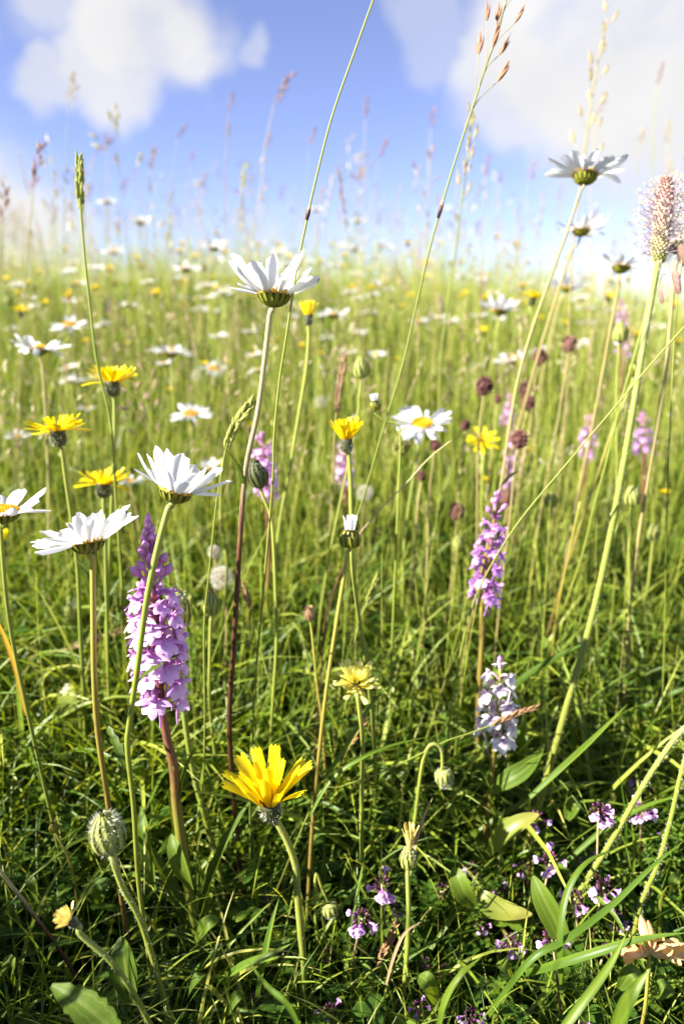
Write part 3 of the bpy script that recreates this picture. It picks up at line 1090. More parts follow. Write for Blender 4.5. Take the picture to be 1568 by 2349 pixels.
def orchid(label, top, bot, w_px, pxs, real_w, n, buds=0.25, key='orchid', drift=0.0, group=None, stem_r=(.0030, .0015), bracts=True, leaves=(), lip_sub=True, dens=1.0, seed=1, name='orchid', smat='stem_orchid', fs=1.0):
    rnd = random.Random(seed)
    d = 1568 * real_w / w_px
    B = at(bot[0], bot[1], d)
    T = on_plane(top[0], top[1], B.y)
    pts = stem_points(B, pxs, B.y, drift)
    base = Vector(pts[0])
    root = thing(name, label, 'orchid', base, group)
    full = [np.array(p) for p in pts] + [np.array(B.lerp(T, .5)), np.array(T)]
    P = smooth_path(np.array(full) - np.array(base), 5)
    R = np.interp(np.linspace(0, 1, len(P)), [0, .55, .8, 1], [stem_r[0], stem_r[0] * .85, stem_r[1], .0006])
    link('stem', mesh('stem', tube(P, R, 8, flute=.06), M[smat]), root)
    sc = real_w / 0.0335 * fs
    H = (T - B)
    for i in range(n):
        t = (i + .5) / n
        t = t ** (0.92 if buds < .3 else .82)
        a = i * 2.39996 + rnd.uniform(-.25, .25)
        p = (B - base) + H * t
        ax = H.normalized()
        Ma = tr(*p) @ align(ax) @ rz(a)
        taper = 1.0 - 0.45 * max(0, (t - .45) / .55)
        if t < 1 - buds:
            tilt = rnd.uniform(-.12, .25) + .25 * t
            s = sc * taper * rnd.uniform(.9, 1.1)
            o = link('floret', ORC[key][0], root, Ma @ tr(stem_r[1] * .7, 0, 0) @ ry(-tilt) @ rx(rnd.uniform(-.25, .25)) @ Matrix.Scale(s, 4))
            if lip_sub:
                link('lip', ORC[key][1], o)
        else:
            f = (t - (1 - buds)) / max(buds, 1e-3)
            s = sc * (1.05 - .5 * f)
            link('flower_bud', OBUD, root, Ma @ tr(.0008, 0, 0) @ ry(-(.35 + .85 * f)) @ Matrix.Scale(s, 4))
        if bracts:
            link('bract', OBRACT, root, Ma @ tr(.0008, 0, -.0006) @ ry(-(.15 + .5 * t)) @ Matrix.Scale(sc * (1.0 - .25 * t), 4))
    for lp in leaves:
        t, L, W, a, e = lp
        i = int(t * (len(P) - 1))
        me = mesh('leaf', strip(L, lambda q: W * (math.sin(PI * (.15 + .83 * q)) ** .7), 9, 4, th0=e, curl=-.35, fold=.5), M['leaf'])
        link('leaf', me, root, tr(*P[i]) @ rz(a) @ tr(R[i] * .7, 0, 0))
    return root

# ------------------------------------------------------------------ grasses with seed heads
SPK = {}
for key in ('spk_g', 'spk_b', 'spk_p', 'dry'):
    body = spindle(.0075, .0011, 6, 5, .4)
    g1 = xf(strip(.0070, lambda t: .0011 * (1 - t) ** .7 + .0001, 4, 2, th0=.18, curl=-.12, cup=-.6), tr(0, 0, .0004))
    g2 = xf(g1, rx(PI))
    SPK[key] = mesh('spikelet', cat([body, g1, g2]), M[key])
SPKL = {}
for key in ('spk_g', 'spk_b', 'spk_p', 'dry', 'seed'):
    ps = []
    for j, (e, l) in enumerate(((.10, .011), (-.12, .012), (.22, .009), (-.25, .010), (0, .013))):
        s = spindle(l, .00105, 5, 4, .4)
        s[3][:, 2] = j / 5
        ps.append(xf(s, rz(e) @ rx(j) @ ry(e * .6), j / 5))
        ps.append(hairs_from(np.array([[l * .9, e * l, 0]]), np.array([[1, e, .1]]), .007, .00012))
    SPKL[key] = mesh('spikelet', cat(ps), M[key])


def grass_stem(name, label, pts_px, Y, r=(.0009, .0005), smat='stem_g', head=None, group=None, to_ground=True, cat_='grass', drift=0.0, node=None, blades=0, top_drift=0.0):
    """pts_px from the tip downwards; head=(kind, px points of the rachis from tip to foot, key)"""
    n = len(pts_px)
    tip = on_plane(pts_px[0][0], pts_px[0][1], Y + top_drift)
    pts = stem_points(tip, pts_px[1:], Y, drift)
    base = Vector(pts[0])
    root = thing(name, label, cat_, base, group)
    P = smooth_path(np.array(pts) - np.array(base), 6)
    link('stem', mesh('stem', tube(P, np.linspace(r[0], r[1], len(P)), 6), M[smat]), root)
    for b in range(blades):
        i = int(len(P) * random.uniform(.12, .5))
        L = random.uniform(.08, .16)
        me = mesh('leaf_blade', strip(L, lambda t: .0016 * (1 - t ** 2) + .0001, 9, 2, th0=random.uniform(.9, 1.3), curl=random.uniform(-1.5, -.3), fold=.4), M['grass'])
        link('leaf_blade', me, root, tr(*P[i]) @ rz(random.uniform(0, 6.28)))
    if node:
        for nd in node:
            i = int(nd * (len(P) - 1))
            link('stem_node', mesh('stem_node', tube(P[i - 1:i + 2], np.array([r[0] * 1.05, r[0] * 1.5, r[0] * 1.05]), 6), M['stem_b']), root)
    if head:
        kind, frac, key = head[:3]
        opt = head[3] if len(head) > 3 else {}
        seg = np.linalg.norm(np.diff(P, axis=0), axis=1)
        cum = np.concatenate([[0], np.cumsum(seg)])
        Lh = frac
        k = opt.get('n', 26)
        s0 = cum[-1] - Lh
        rnd = random.Random(int(pts_px[0][0] * 13 + pts_px[0][1]))
        for j in range(k):
            f = j / max(1, k - 1)
            s = s0 + Lh * f
            i = max(0, min(len(P) - 2, int(np.searchsorted(cum, s)) - 1))
            q = (s - cum[i]) / max(seg[i], 1e-9)
            p = P[i] + (P[i + 1] - P[i]) * min(1, max(0, q))
            t = Vector(P[i + 1] - P[i]).normalized()
            if kind == 'spike':          # two dense ranks hugging the rachis
                a = (j % 2) * PI + rnd.uniform(-.9, .9)
                open_ = opt.get('open', .42)
                sc = opt.get('scale', 1.0) * (0.75 + .45 * math.sin(PI * (.1 + .85 * f)))
                link('spikelet', SPK[key], root, tr(*p) @ align(t) @ rz(a) @ tr(opt.get('r', .0006), 0, 0) @ ry(-(PI / 2 - open_ - rnd.uniform(-.1, .1))) @ rx(rnd.uniform(-1, 1)) @ Matrix.Scale(sc, 4))
            else:                        # open panicle: spikelets on fine branches
                a = j * 2.4 + rnd.uniform(-.5, .5)
                bl = opt.get('branch', .016) * (1.15 - .85 * f) * rnd.uniform(.6, 1.2)
                el = opt.get('el', .7)
                dirv = (align(t) @ rz(a) @ Vector((math.sin(el), 0, math.cos(el)))).normalized()
                e = Vector(p) + dirv * bl
                e2 = e + Vector((dirv.x * .4, dirv.y * .4, opt.get('droop', .15))).normalized() * bl * .3
                br = tube(smooth_path([p, (Vector(p) + e) / 2 + Vector((0, 0, .001)), e2], 3), .00022, 4, cap=False)
                bo = link('branch', mesh('branch', br, M['stem_s']), root)
                dd = Vector((dirv.x, dirv.y, opt.get('hang', .5))).normalized()
                qx = Vector((1, 0, 0)).rotation_difference(dd).to_matrix().to_4x4()
                link('spikelet', (SPKL if opt.get('long') else SPK)[key], bo, tr(*e2) @ qx @ Matrix.Scale(opt.get('scale', 1.0) * rnd.uniform(.8, 1.15), 4))
    return root


# ------------------------------------------------------------------ hoary plantain
def hoary_plantain():
    d = 0.43
    B = at(1510, 602, d)
    T = on_plane(1527, 406, B.y)
    pts = stem_points(B, [(1504, 625), (1480, 760), (1448, 960), (1405, 1200), (1358, 1415), (1298, 1625), (1235, 1850), (1165, 2110)], B.y, -0.075)
    base = Vector(pts[0])
    root = thing('hoary_plantain', 'tall hoary plantain, fluffy pinkish spike with pale stamens on a furry stem', 'plantain', base)
    P = add_stem(root, base, pts, .0024, .0019, M['stem_y'], n=9, k=6, flute=.04, hairs=(2600, .0012))
    H = T - B
    L = H.length
    ps = [lathe([(.0018, 0), (.0036, L * .1), (.0042, L * .4), (.0040, L * .7), (.0030, L * .9), (.0012, L)], 10)]
    fl = spindle(.0028, .0008, 5, 3)
    n = 330
    i = np.arange(n)
    t = (i + .5) / n
    th = i * 2.39996
    rr = np.interp(t, [0, .1, .5, .8, 1], [.0022, .0036, .0042, .0038, .0016])
    R, Tt = [], []
    for q in range(n):
        dv = Vector((math.cos(th[q]), math.sin(th[q]), .55)).normalized()
        R.append(np.array(Vector((1, 0, 0)).rotation_difference(dv).to_matrix()))
        Tt.append((rr[q] * math.cos(th[q]) * .85, rr[q] * math.sin(th[q]) * .85, t[q] * L))
    sc = scatter(fl, np.array(R), np.array(Tt), rng.uniform(0, 1, n))
    sc[3][:, 0] = np.repeat(t, len(fl[0]))
    ps.append(sc)
    Mh = tr(*(B - base)) @ align(H)
    sp = link('spike', mesh('spike', cat(ps), M['spike_p']), root, Mh)
    st = []
    k = 330
    for j in range(k):
        u = rng.uniform(0.05, .93) if j % 4 else rng.uniform(.3, .8)
        a = rng.uniform(0, 2 * PI)
        r0 = np.interp(u, [0, .1, .5, .8, 1], [.0022, .0036, .0042, .0038, .0016])
        ln = rng.uniform(.006, .0125) * (1 if u < .75 else .6)
        e = rng.normal(.35, .35)
        q0 = np.array([r0 * math.cos(a), r0 * math.sin(a), u * L])
        dv = np.array([math.cos(a + rng.normal(0, .3)), math.sin(a + rng.normal(0, .3)), e])
        q1 = q0 + dv * ln * .55
        q2 = q0 + dv * ln + np.array([0, 0, .0012])
        tb = tube(np.array([q0, q1, q2]), .00016, 3, cap=False)
        tb[3][:, 0] *= .6
        st.append(tb)
        an = spindle(.0017, .00062, 4, 2)
        an[3][:, 0] = 1
        st.append(xf(an, tr(*(q2 - np.array([.0008, 0, 0]))) @ rz(rng.uniform(0, 6)) @ ry(rng.uniform(-1, 1))))
    link('stamens', mesh('stamens', cat(st), M['stamen']), sp, kind='stuff')


# ------------------------------------------------------------------ wild thyme
def thyme_floret():
    ps = []
    P = np.array([(0, 0, 0), (.0015, 0, .0004), (.003, 0, .0005)])
    tb = tube(P, [.0005, .0006, .0009], 5, cap=False)
    tb[3][:, 0] *= .2
    ps.append(tb)
    for a, l, w, e in ((0, .0026, .0011, .9), (0.9, .0027, .0011, -.35), (-.9, .0027, .0011, -.35), (0, .0031, .0013, -.75)):
        s = strip(l, round_lobe(w), 4, 2, th0=e, curl=-.25 if e < 0 else .3, cup=-.2)
        s[3][:, 0] = .4 + .6 * s[3][:, 0]
        ps.append(xf(s, tr(.003, 0, .0004) @ rz(a)))
    return cat(ps)


TFL = mesh('floret', thyme_floret(), M['thyme'])
TLEAF = mesh('leaf', strip(.006, lambda t: .0016 * math.sin(PI * (.12 + .86 * t)) ** .8, 5, 2, th0=.3, curl=-.5, fold=.25), M['leaf'])


def thyme(label, px, py, w_px, n_fl=7, real=0.0166, height=0.036, bud_only=False, group='wild thyme flower heads low in the turf', seed=0):
    rnd = random.Random(seed + int(px))
    d = stand_clear(px, py, 1568 * real / w_px, height)
    hs = .86 * d * w_px / 1568 / .0158
    c = at(px, py, d)
    g = gzs(c.x, c.y)
    base = Vector((c.x + rnd.uniform(-.012, .012), c.y + rnd.uniform(-.005, .015), min(g, c.z - .012)))
    root = thing('wild_thyme', label, 'flower', base, group)
    top = c - base
    pts = [(0, 0, -.004), (top.x * .3, top.y * .3, top.z * .45), (top.x, top.y, top.z)]
    P = smooth_path(np.array(pts), 5)
    link('stem', mesh('stem', tube(P, np.linspace(.0008, .0006, len(P)), 5), M['stem_b']), root)
    for i in range(3, len(P) - 2, 2):
        for sg in (0, PI):
            link('leaf', TLEAF, root, tr(*P[i]) @ rz(i * 1.57 + sg) @ Matrix.Scale(rnd.uniform(.8, 1.3), 4))
    Mh = tr(*top) @ align((rnd.uniform(-.3, .3), -.35, 1)) @ Matrix.Scale(hs, 4)
    k = 26
    b = spindle(.0027, .0009, 5, 3, .6)
    R, T = [], []
    for j in range(k):
        z = 1 - 1.5 * (j + .5) / k
        a = j * 2.39996
        dv = Vector((math.sqrt(max(0, 1 - z * z)) * math.cos(a), math.sqrt(max(0, 1 - z * z)) * math.sin(a), z))
        R.append(np.array(Vector((1, 0, 0)).rotation_difference(dv).to_matrix()))
        T.append(np.array(dv) * np.array([.0030, .0030, .0046]))
    cl = link('calyx_cluster', mesh('calyx_cluster', scatter(b, np.array(R), np.array(T), rng.uniform(0, 1, k)), M['calyx']), root, Mh)
    if not bud_only:
        for j in range(n_fl):
            a = rnd.uniform(0, 2 * PI) if j > n_fl * .55 else rnd.uniform(-PI, 0) 
            z = rnd.uniform(-.45, .6)
            dv = Vector((math.sqrt(1 - z * z) * math.cos(a), math.sqrt(1 - z * z) * math.sin(a), z))
            q = rz(a) @ ry(-math.asin(z) * .8)
            link('floret', TFL, root, Mh @ tr(dv.x * .0048, dv.y * .0048, dv.z * .006) @ q @ rx(rnd.uniform(-.4, .4)) @ Matrix.Scale(1.15 * rnd.uniform(.85, 1.15), 4))
    return root


# ------------------------------------------------------------------ single blades and leaves laid through photograph points
def blade(label, pxd, w, m='grass', name='grass_blade', cat_='grass', group=None, fold=.35, profile=None, keel=None):
    """pxd: (px, py, depth) from foot to tip"""
    P = np.array([np.array(at(*q)) for q in pxd])
    base = P[0].copy()
    Pp = smooth_path(P - base, 6)
    k = len(Pp)
    T = np.gradient(Pp, axis=0)
    T /= np.linalg.norm(T, axis=1)[:, None]
    view = Pp + base - np.array(CAMP)
    ref = keel if keel is not None else np.array([-.35, -.55, .75])
    side = np.cross(T, np.broadcast_to(ref, T.shape))
    side /= np.linalg.norm(side, axis=1)[:, None]
    nrm = np.cross(side, T)
    t = np.linspace(0, 1, k)
    pr = profile or (lambda q: (0.75 + .25 * min(1, q * 4)) * (1 - max(0, (q - .45) / .55) ** 1.8))
    ww = np.array([max(.02, pr(q)) for q in t]) * w
    V, A = [], []
    for s in (-1, -.5, 0, .5, 1):
        V.append(Pp + side * (ww * s)[:, None] + nrm * (ww * abs(s) * fold)[:, None])
        A.append(np.stack([t, np.full(k, s), np.full(k, .15 + .4 * random.random())], 1))
    V = np.stack(V, 1).reshape(-1, 3)
    A = np.stack(A, 1).reshape(-1, 3)
    o = link(name, mesh(name, (V, grid(k - 1, 4), NOT_, A), M[m]), None, tr(*base))
    o['label'] = label
    o['category'] = cat_
    if group:
        o['group'] = group
    return o


def leaf_profile(q):
    return math.sin(PI * (.08 + .9 * q)) ** .75


def wavy_profile(q):
    return math.sin(PI * (.08 + .9 * q)) ** .75 * (1 + .13 * math.sin(q * 46))

# ------------------------------------------------------------------ ground
def build_ground():
    ys = np.concatenate([np.linspace(-40, -2, 20), np.linspace(-1.6, 2.4, 81), np.linspace(2.6, 16, 68), np.linspace(18, 80, 32)])
    xs = np.concatenate([np.linspace(-60, -5, 28), np.linspace(-4.6, 4.6, 93), np.linspace(5, 60, 28)])
    X, Y = np.meshgrid(xs, ys, indexing='ij')
    V = np.stack([X, Y, gz(X, Y)], -1).reshape(-1, 3)
    o = link('ground', mesh('ground', (V, grid(len(xs) - 1, len(ys) - 1), NOT_, np.zeros((len(V), 3))), M['soil']), kind='structure')
    o['label'] = 'meadow soil of the grassy slope'
    return o


build_ground()


def screen_points(n, y0, y1, pad=0.12, k=0.60):
    y = np.exp(rng.uniform(math.log(y0), math.log(y1), n))
    x = rng.uniform(-1, 1, n) * (k * y + pad)
    return x, y


def rots(n, tilt=0.2, sx=None, sz=None):
    a = rng.uniform(0, 2 * PI, n)
    t = rng.normal(0, tilt, n); b = rng.uniform(0, 2 * PI, n)
    ca, sa = np.cos(a), np.sin(a)
    Z = np.zeros((n, 3, 3))
    Z[:, 0, 0] = ca; Z[:, 0, 1] = -sa; Z[:, 1, 0] = sa; Z[:, 1, 1] = ca; Z[:, 2, 2] = 1
    ax = np.stack([np.cos(b), np.sin(b), np.zeros(n)], 1)
    K = np.zeros((n, 3, 3))
    K[:, 0, 2] = ax[:, 1]; K[:, 1, 2] = -ax[:, 0]; K[:, 2, 0] = -ax[:, 1]; K[:, 2, 1] = ax[:, 0]
    I = np.eye(3)[None]
    R = I + np.sin(t)[:, None, None] * K + (1 - np.cos(t))[:, None, None] * (K @ K)
    R = R @ Z
    return R


def scaled(R, s):
    return R * np.asarray(s)[:, None, None]


def spread(templates, x, y, scale, tilt, rnd, sink=0.004):
    n = len(x)
    k = len(templates)
    idx = rng.integers(0, k, n)
    z = gz(x, y) - sink
    R = scaled(rots(n, tilt), scale)
    T = np.stack([x, y, z], 1)
    return cat([scatter(templates[q], R[idx == q], T[idx == q], rnd[idx == q]) for q in range(k) if (idx == q).any()])


def blade_template(L, w, th0, curl, n=7, m=1, fold=0.0):
    return strip(L, lambda t: w * (1 - t ** 2.2) + .00008, n, m, th0=th0, curl=curl, p=1.4, fold=fold, twist=random.uniform(-1.2, 1.2), side=random.uniform(-.08, .08))


# fine turf of grass leaves
near_t = [blade_template(1, random.uniform(.007, .014), random.uniform(1.1, 1.5), random.uniform(-2.3, -.4), 8, 2, .4) for _ in range(12)]
far_t = [blade_template(1, random.uniform(.005, .0095), random.uniform(1.3, 1.55), random.uniform(-.9, -.05), 5, 1) for _ in range(12)]
x, y = screen_points(15500, .20, 2.0, .25)
near = spread(near_t, x, y, rng.uniform(.06, .15, len(x)) * np.interp(y, [.2, .42, .6, 1.2], [.7, .85, 1.15, 1.35]), .26, np.where(rng.uniform(0, 1, len(x)) < .07, .97, rng.beta(2, 2.4, len(x))))
x, y = screen_points(4200, .40, 1.1, .15)
fresh = spread(near_t, x, y, rng.uniform(.09, .19, len(x)), .17, rng.uniform(.25, .8, len(x)))
x, y = screen_points(15000, .75, 10.0, .3, .64)
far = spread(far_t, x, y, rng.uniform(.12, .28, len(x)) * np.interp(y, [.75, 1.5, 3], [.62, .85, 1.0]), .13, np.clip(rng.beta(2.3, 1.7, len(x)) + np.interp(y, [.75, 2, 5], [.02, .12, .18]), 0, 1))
# the same sward going on outside the picture, beside and behind the photographer
x = rng.uniform(-1.5, 1.5, 9000); y = rng.uniform(-1.2, .9, 9000)
ok = (np.abs(x) > .56 * np.maximum(y, 0) + .20) | (y < -.25)
x, y = x[ok], y[ok]
x3 = rng.uniform(-1.25, .15, 5200); y3 = rng.uniform(-.95, .25, 5200)  # taller grass added out of view to shade the foreground
ok = (x3 < -(.56 * np.maximum(y3, 0) + .17)) | (y3 < -.16)
x3, y3 = x3[ok], y3[ok]
tall = spread(far_t, x3, y3, rng.uniform(.20, .40, len(x3)), .16, rng.beta(2, 2, len(x3)))
# added grass band, unseen on the sunny side, shaped to shade the low turf
edge_t = [blade_template(1, random.uniform(.010, .018), random.uniform(1.25, 1.5), random.uniform(-1.0, -.2), 7, 1) for _ in range(8)]
x4 = -rng.uniform(.0, .55, 2700); y4 = rng.uniform(-.35, .22, 2700)
lim = .53 * (.97 * np.maximum(y4, 0) + .09) + .045
x4 = x4 - lim
shade_grass = spread(edge_t, x4, y4, np.clip(.12 + .55 * (-x4 - lim), 0, .27) * rng.uniform(.75, 1.2, len(x4)), .16, rng.beta(2, 2, len(x4)))
side = spread(near_t, x, y, rng.uniform(.08, .26, len(x)), .25, rng.beta(2, 2, len(x)))
stuff('grass', cat([near, fresh, far, side, tall, shade_grass]), M['grass'], 'fine green meadow grass leaves covering the slope', 'grass')


# flowering culms
def culm_template(kind):
    h = 1.0
    bend = random.uniform(-.10, .16)
    zs = np.linspace(0, h, 7)
    P = np.stack([bend * (zs / h) ** 2.2, 0.02 * np.sin(zs * 3 + random.random() * 6), zs * (1 - .25 * abs(bend))], 1)
    st = tube(P, np.linspace(.0020, .0009, 7), 3, cap=False)
    ps = []
    tip = P[-1]; t = P[-1] - P[-2]; t /= np.linalg.norm(t)
    if kind == 0:      # slim spike
        L, k = random.uniform(.12, .2), 10
        for j in range(k):
            p = tip - t * L * j / k
            s = spindle(.030, .0046, 3, 2)
            a = random.uniform(0, 6.28)
            ps.append(xf(s, tr(*p) @ align(t) @ rz(a) @ ry(-(PI / 2 - .25)), 0))
    else:              # loose panicle
        L, k = random.uniform(.2, .32), 9
        for j in range(k):
            p = tip - t * L * j / k
            a = random.uniform(0, 6.28)
            bl = random.uniform(.02, .075) * (j / k + .3)
            e = p + np.array([math.cos(a) * bl, math.sin(a) * bl, bl * .9])
            ps.append(tube(np.array([p, e]), .0006, 3, cap=False))
            s = spindle(.034, .0055, 3, 2)
            ps.append(xf(s, tr(*e) @ rz(a) @ ry(-random.uniform(.5, 1.3)), 0))
    return st, cat(ps)


ct = [culm_template(i % 3) for i in range(15)]
x, y = screen_points(6500, .62, 9.0, .3, .64)
xs_, ys_ = screen_points(230, 1.1, 6.0, .3, .64)
xo = rng.uniform(-1.6, -.16, 900); yo = rng.uniform(-.7, .75, 900)  # unseen tall culms on the left, put in for their shade
ok = xo < -(.56 * np.maximum(yo, 0) + .16)
x2 = rng.uniform(.3, 1.4, 350); y2 = rng.uniform(-.7, .7, 350)
x5, y5 = screen_points(330, .43, .80, .02, .55)
ok2 = x2 > (.56 * np.maximum(y2, 0) + .2)
hN = np.concatenate([rng.uniform(.36, .52, len(xs_)), rng.uniform(.10, .25, len(x5)), rng.uniform(.20, .44, len(x)) * np.interp(y, [.62, 1.2, 4], [.66, .82, .98]), rng.uniform(.2, .40, ok.sum()), rng.uniform(.2, .4, ok2.sum())])
x = np.concatenate([xs_, x5, x, xo[ok], x2[ok2]]); y = np.concatenate([ys_, y5, y, yo[ok], y2[ok2]])
idx = rng.integers(0, 15, len(x))
R = scaled(rots(len(x), .13), hN)
T = np.stack([x, y, gz(x, y) - .004], 1)
rc = np.clip(rng.beta(2, 2.2, len(x)), 0, 1); rs = rng.uniform(0, 1, len(x))
stuff('grass_culms', cat([scatter(ct[q][0], R[idx == q], T[idx == q], rc[idx == q]) for q in range(15)]), M['culm'], 'thin pale flowering grass culms crowding the slope', 'grass')
hd = rng.uniform(0, 1, len(x)) < .24
hd[:len(xs_)] = True
hd[len(xs_):len(xs_) + len(x5)] = False
stuff('grass_seed_heads', cat([scatter(ct[q][1], R[(idx == q) & hd], T[(idx == q) & hd], rs[(idx == q) & hd]) for q in range(15)]), M['seed'], 'buff and purplish seed heads topping the crowded culms', 'grass')


# leafy herbs of the turf
def leaflet(L, W, th0=.3, curl=-.6, n=4, fold=.2):
    return strip(L, lambda t: W * math.sin(PI * (.10 + .88 * t)) ** .7, n, 2, th0=th0, curl=curl, fold=fold)


def clover_t():
    ps = []
    for j in range(4):
        a = j * 1.7 + random.random()
        h = random.uniform(.5, 1.0)
        e = np.array([math.cos(a) * .35, math.sin(a) * .35, h])
        P = smooth_path([(0, 0, 0), e * [.4, .4, .6], e], 2)
        ps.append(tube(P, .012, 3, cap=False))
        for q in range(3):
            ps.append(xf(leaflet(.17, .070, .2, -.5), tr(*e) @ rz(a + q * 2.09)))
    return cat(ps)


def whorl_t():
    ps = []
    b = random.uniform(-.3, .3)
    P = smooth_path([(0, 0, 0), (b * .3, .05, .5), (b, .1, 1)], 4)
    ps.append(tube(P, .010, 3, cap=False))
    for k in range(2, len(P)):
        for j in range(6):
            ps.append(xf(leaflet(.22 - .012 * k, .020, .45, -.4, 3, .1), tr(*P[k]) @ rz(j * 1.047 + k)))
    return cat(ps)


def vetch_t():
    ps = []
    b = random.uniform(-.6, .6)
    P = smooth_path([(0, 0, 0), (b * .3, .08, .45), (b, -.1, .9)], 5)
    ps.append(tube(P, .011, 3, cap=False))
    for k in range(1, len(P)):
        for j in range(3):
            ps.append(xf(leaflet(random.uniform(.12, .2), random.uniform(.035, .06), random.uniform(0, .9), -.6, 3), tr(*P[k]) @ rz(random.uniform(0, 6.28))))
    return cat(ps)


def rosette_t():
    ps = []
    for j in range(6):
        L = random.uniform(.5, .9)
        ps.append(xf(leaflet(L, L * random.uniform(.07, .13), random.uniform(.6, 1.3), random.uniform(-1.5, -.5), 6, .3), rz(j * 1.05 + random.random() * .5)))
    return cat(ps)


def feather_t():
    ps = []
    for j in range(3):
        a = j * 2.1 + random.random()
        P = smooth_path([(0, 0, 0), (.25, 0, .5), (.6, 0, .8)], 4)
        Ma = rz(a)
        ps.append(xf(tube(P, .010, 3, cap=False), Ma))
        for k in range(2, len(P)):
            for sg in (1, -1):
                ps.append(xf(leaflet(.15, .05, .2, -.4, 3), Ma @ tr(*P[k]) @ rz(sg * 1.2)))
    return cat(ps)


herbs = [f() for f in (clover_t, whorl_t, vetch_t, rosette_t, feather_t) for _ in range(3)]
x, y = screen_points(4600, .20, 2.6, .25)
h1 = spread(herbs, x, y, rng.uniform(.035, .09, len(x)) * np.interp(y, [.2, .4, .55, 1.0, 2.0], [.6, .72, .9, 1.25, 1.8]), .28, rng.beta(2, 2.2, len(x)))
def broad_t():
    ps = []
    for j in range(5):
        L = random.uniform(.6, 1.1)
        ps.append(xf(leaflet(L, L * random.uniform(.13, .24), random.uniform(.25, 1.0), random.uniform(-1.0, -.2), 6, .25), rz(j * 1.26 + random.random() * .6)))
    return cat(ps)


bt = [broad_t() for _ in range(5)]
x, y = screen_points(520, .20, 1.1, .2)
h2 = spread(bt, x, y, rng.uniform(.035, .07, len(x)), .2, rng.beta(2, 3, len(x)))
h1 = cat([h1, h2])
stuff('leafy_herbs', h1, M['herb'], 'low leafy clover, bedstraw and plantain foliage between the grass stems', 'herbs')

# ------------------------------------------------------------------ the flowers one can tell apart
FAN = 'white daisy with petals spread flat, out of focus between the grass stems of the slope'
daisy('tall white daisy seen from below, green scaly cup, dark red-brown stem', 628, 676, 208,
      [(619, 720), (606, 830), (590, 950), (563, 1080), (549, 1260), (536, 1480), (526, 1640), (533, 1800), (548, 1960), (565, 2170)],
      axis=(.06, .10, 1), el=(30, 8, 1.2), n=19, up_curl=True, pl=.0225, pw=.84, smat='stem_b', r0=.0015, r1=.0012, seed=5, leaves=4, jit=11)
daisy('white daisy with raised petals in front of the pink orchid, yellow-green stem', 402, 1128, 205,
      [(384, 1172), (358, 1270), (334, 1390), (314, 1540), (296, 1660), (292, 1720), (306, 1850), (318, 2030), (345, 2230)],
      axis=(.28, .14, 1), el=(40, 12, 2.0), n=18, real=.0425, up_curl=True, pl=.0230, pw=.78, smat='stem_y', drift=-.02, r0=.0011, r1=.0016, seed=12, leaves=4, jit=12)
daisy('white daisy beside the pink orchid, petals swept up, bronze-green stem', 200, 1243, 215,
      [(212, 1285), (214, 1420), (216, 1560), (224, 1680), (243, 1810), (262, 1950)],
      axis=(-.14, .14, 1), el=(27, 12, .5), n=21, up_curl=True, pl=.0210, pw=.76, smat='stem_o', r0=.0016, r1=.0014, seed=23, leaves=3, jit=10)
daisy('white daisy cut by the picture edge above a yellow cup flower', 8, 1176, 190,
      [(2, 1220), (20, 1420), (60, 1620), (110, 1840)], axis=(.05, 0, 1), el=(26, 0, 0), n=19, smat='stem_g', seed=4, leaves=0)
daisy('white daisy facing up with round golden disc, beside a yellow ragged star', 968, 972, 128,
      [(961, 1010), (950, 1080), (935, 1180), (925, 1280)], axis=(.0, -.40, 1), el=(9, 0, 0), n=22, smat='stem_y', r0=.0011, r1=.001, jit=5, seed=3, leaves=1)
daisy('daisy against the blue sky seen from underneath, tawny leaning stem', 1342, 402, 152,
      [(1330, 440), (1304, 520), (1268, 620), (1222, 750), (1188, 870), (1165, 1000), (1140, 1160)], axis=(.12, .22, 1), el=(30, 12, 1.5), n=18, pl=.0215, pw=.9, smat='stem_s',
      r0=.0010, r1=.0009, jit=13, seed=31, leaves=1)
daisy('white daisy at the skyline beside the tawny leaning stem', 1300, 660, 84, [(1283, 690), (1262, 780), (1240, 880), (1222, 1060)], axis=(.1, .1, 1), el=(28, 0, 0), n=17,
      smat='stem_s', hi=False, leaves=0, jit=12, seed=7)
daisy('twin-fanned white daisy above the small yellow flower on the slope', 1146, 712, 96, [(1140, 760), (1125, 850)], axis=(0, .05, 1), el=(30, 0, 0), n=18, hi=False, leaves=0, jit=14, seed=8, smat='stem_g')
daisy('white daisy tilted above the pale brown burnet heads', 1172, 826, 76, [(1190, 870), (1200, 960)], axis=(-.2, -.1, 1), el=(22, 0, 0), n=18, hi=False, leaves=0, seed=9, smat='stem_g')
daisy('blurred daisy in the sky just below the big underside daisy', 1332, 528, 104, [(1308, 580), (1270, 700), (1230, 830)], axis=(.05, .1, 1), el=(24, 0, 0), n=17, hi=False, leaves=0, jit=14, seed=10, smat='stem_s', real=.04)
daisy('drooping-petalled daisy on the skyline left of the fluffy plantain', 1424, 612, 108, [(1418, 660), (1395, 780), (1370, 920)], axis=(.1, .1, 1), el=(14, 0, 0), n=15, hi=False, leaves=0, jit=16, seed=11, smat='stem_s', real=.04)
daisy('daisy half hidden behind the fluffy plantain spike', 1556, 560, 150, [(1548, 620), (1535, 760), (1520, 900)], axis=(-.05, .25, 1), el=(16, 0, 0), n=17, hi=False, leaves=0, jit=12, seed=13, smat='stem_s')
daisy('white daisy on a russet stem above the yellow hawkbits', 89, 800, 120, [(97, 840), (103, 920), (109, 1040), (112, 1180)], axis=(.02, .02, 1), el=(20, 0, 0), n=17, smat='stem_s', seed=14, leaves=0, jit=8)
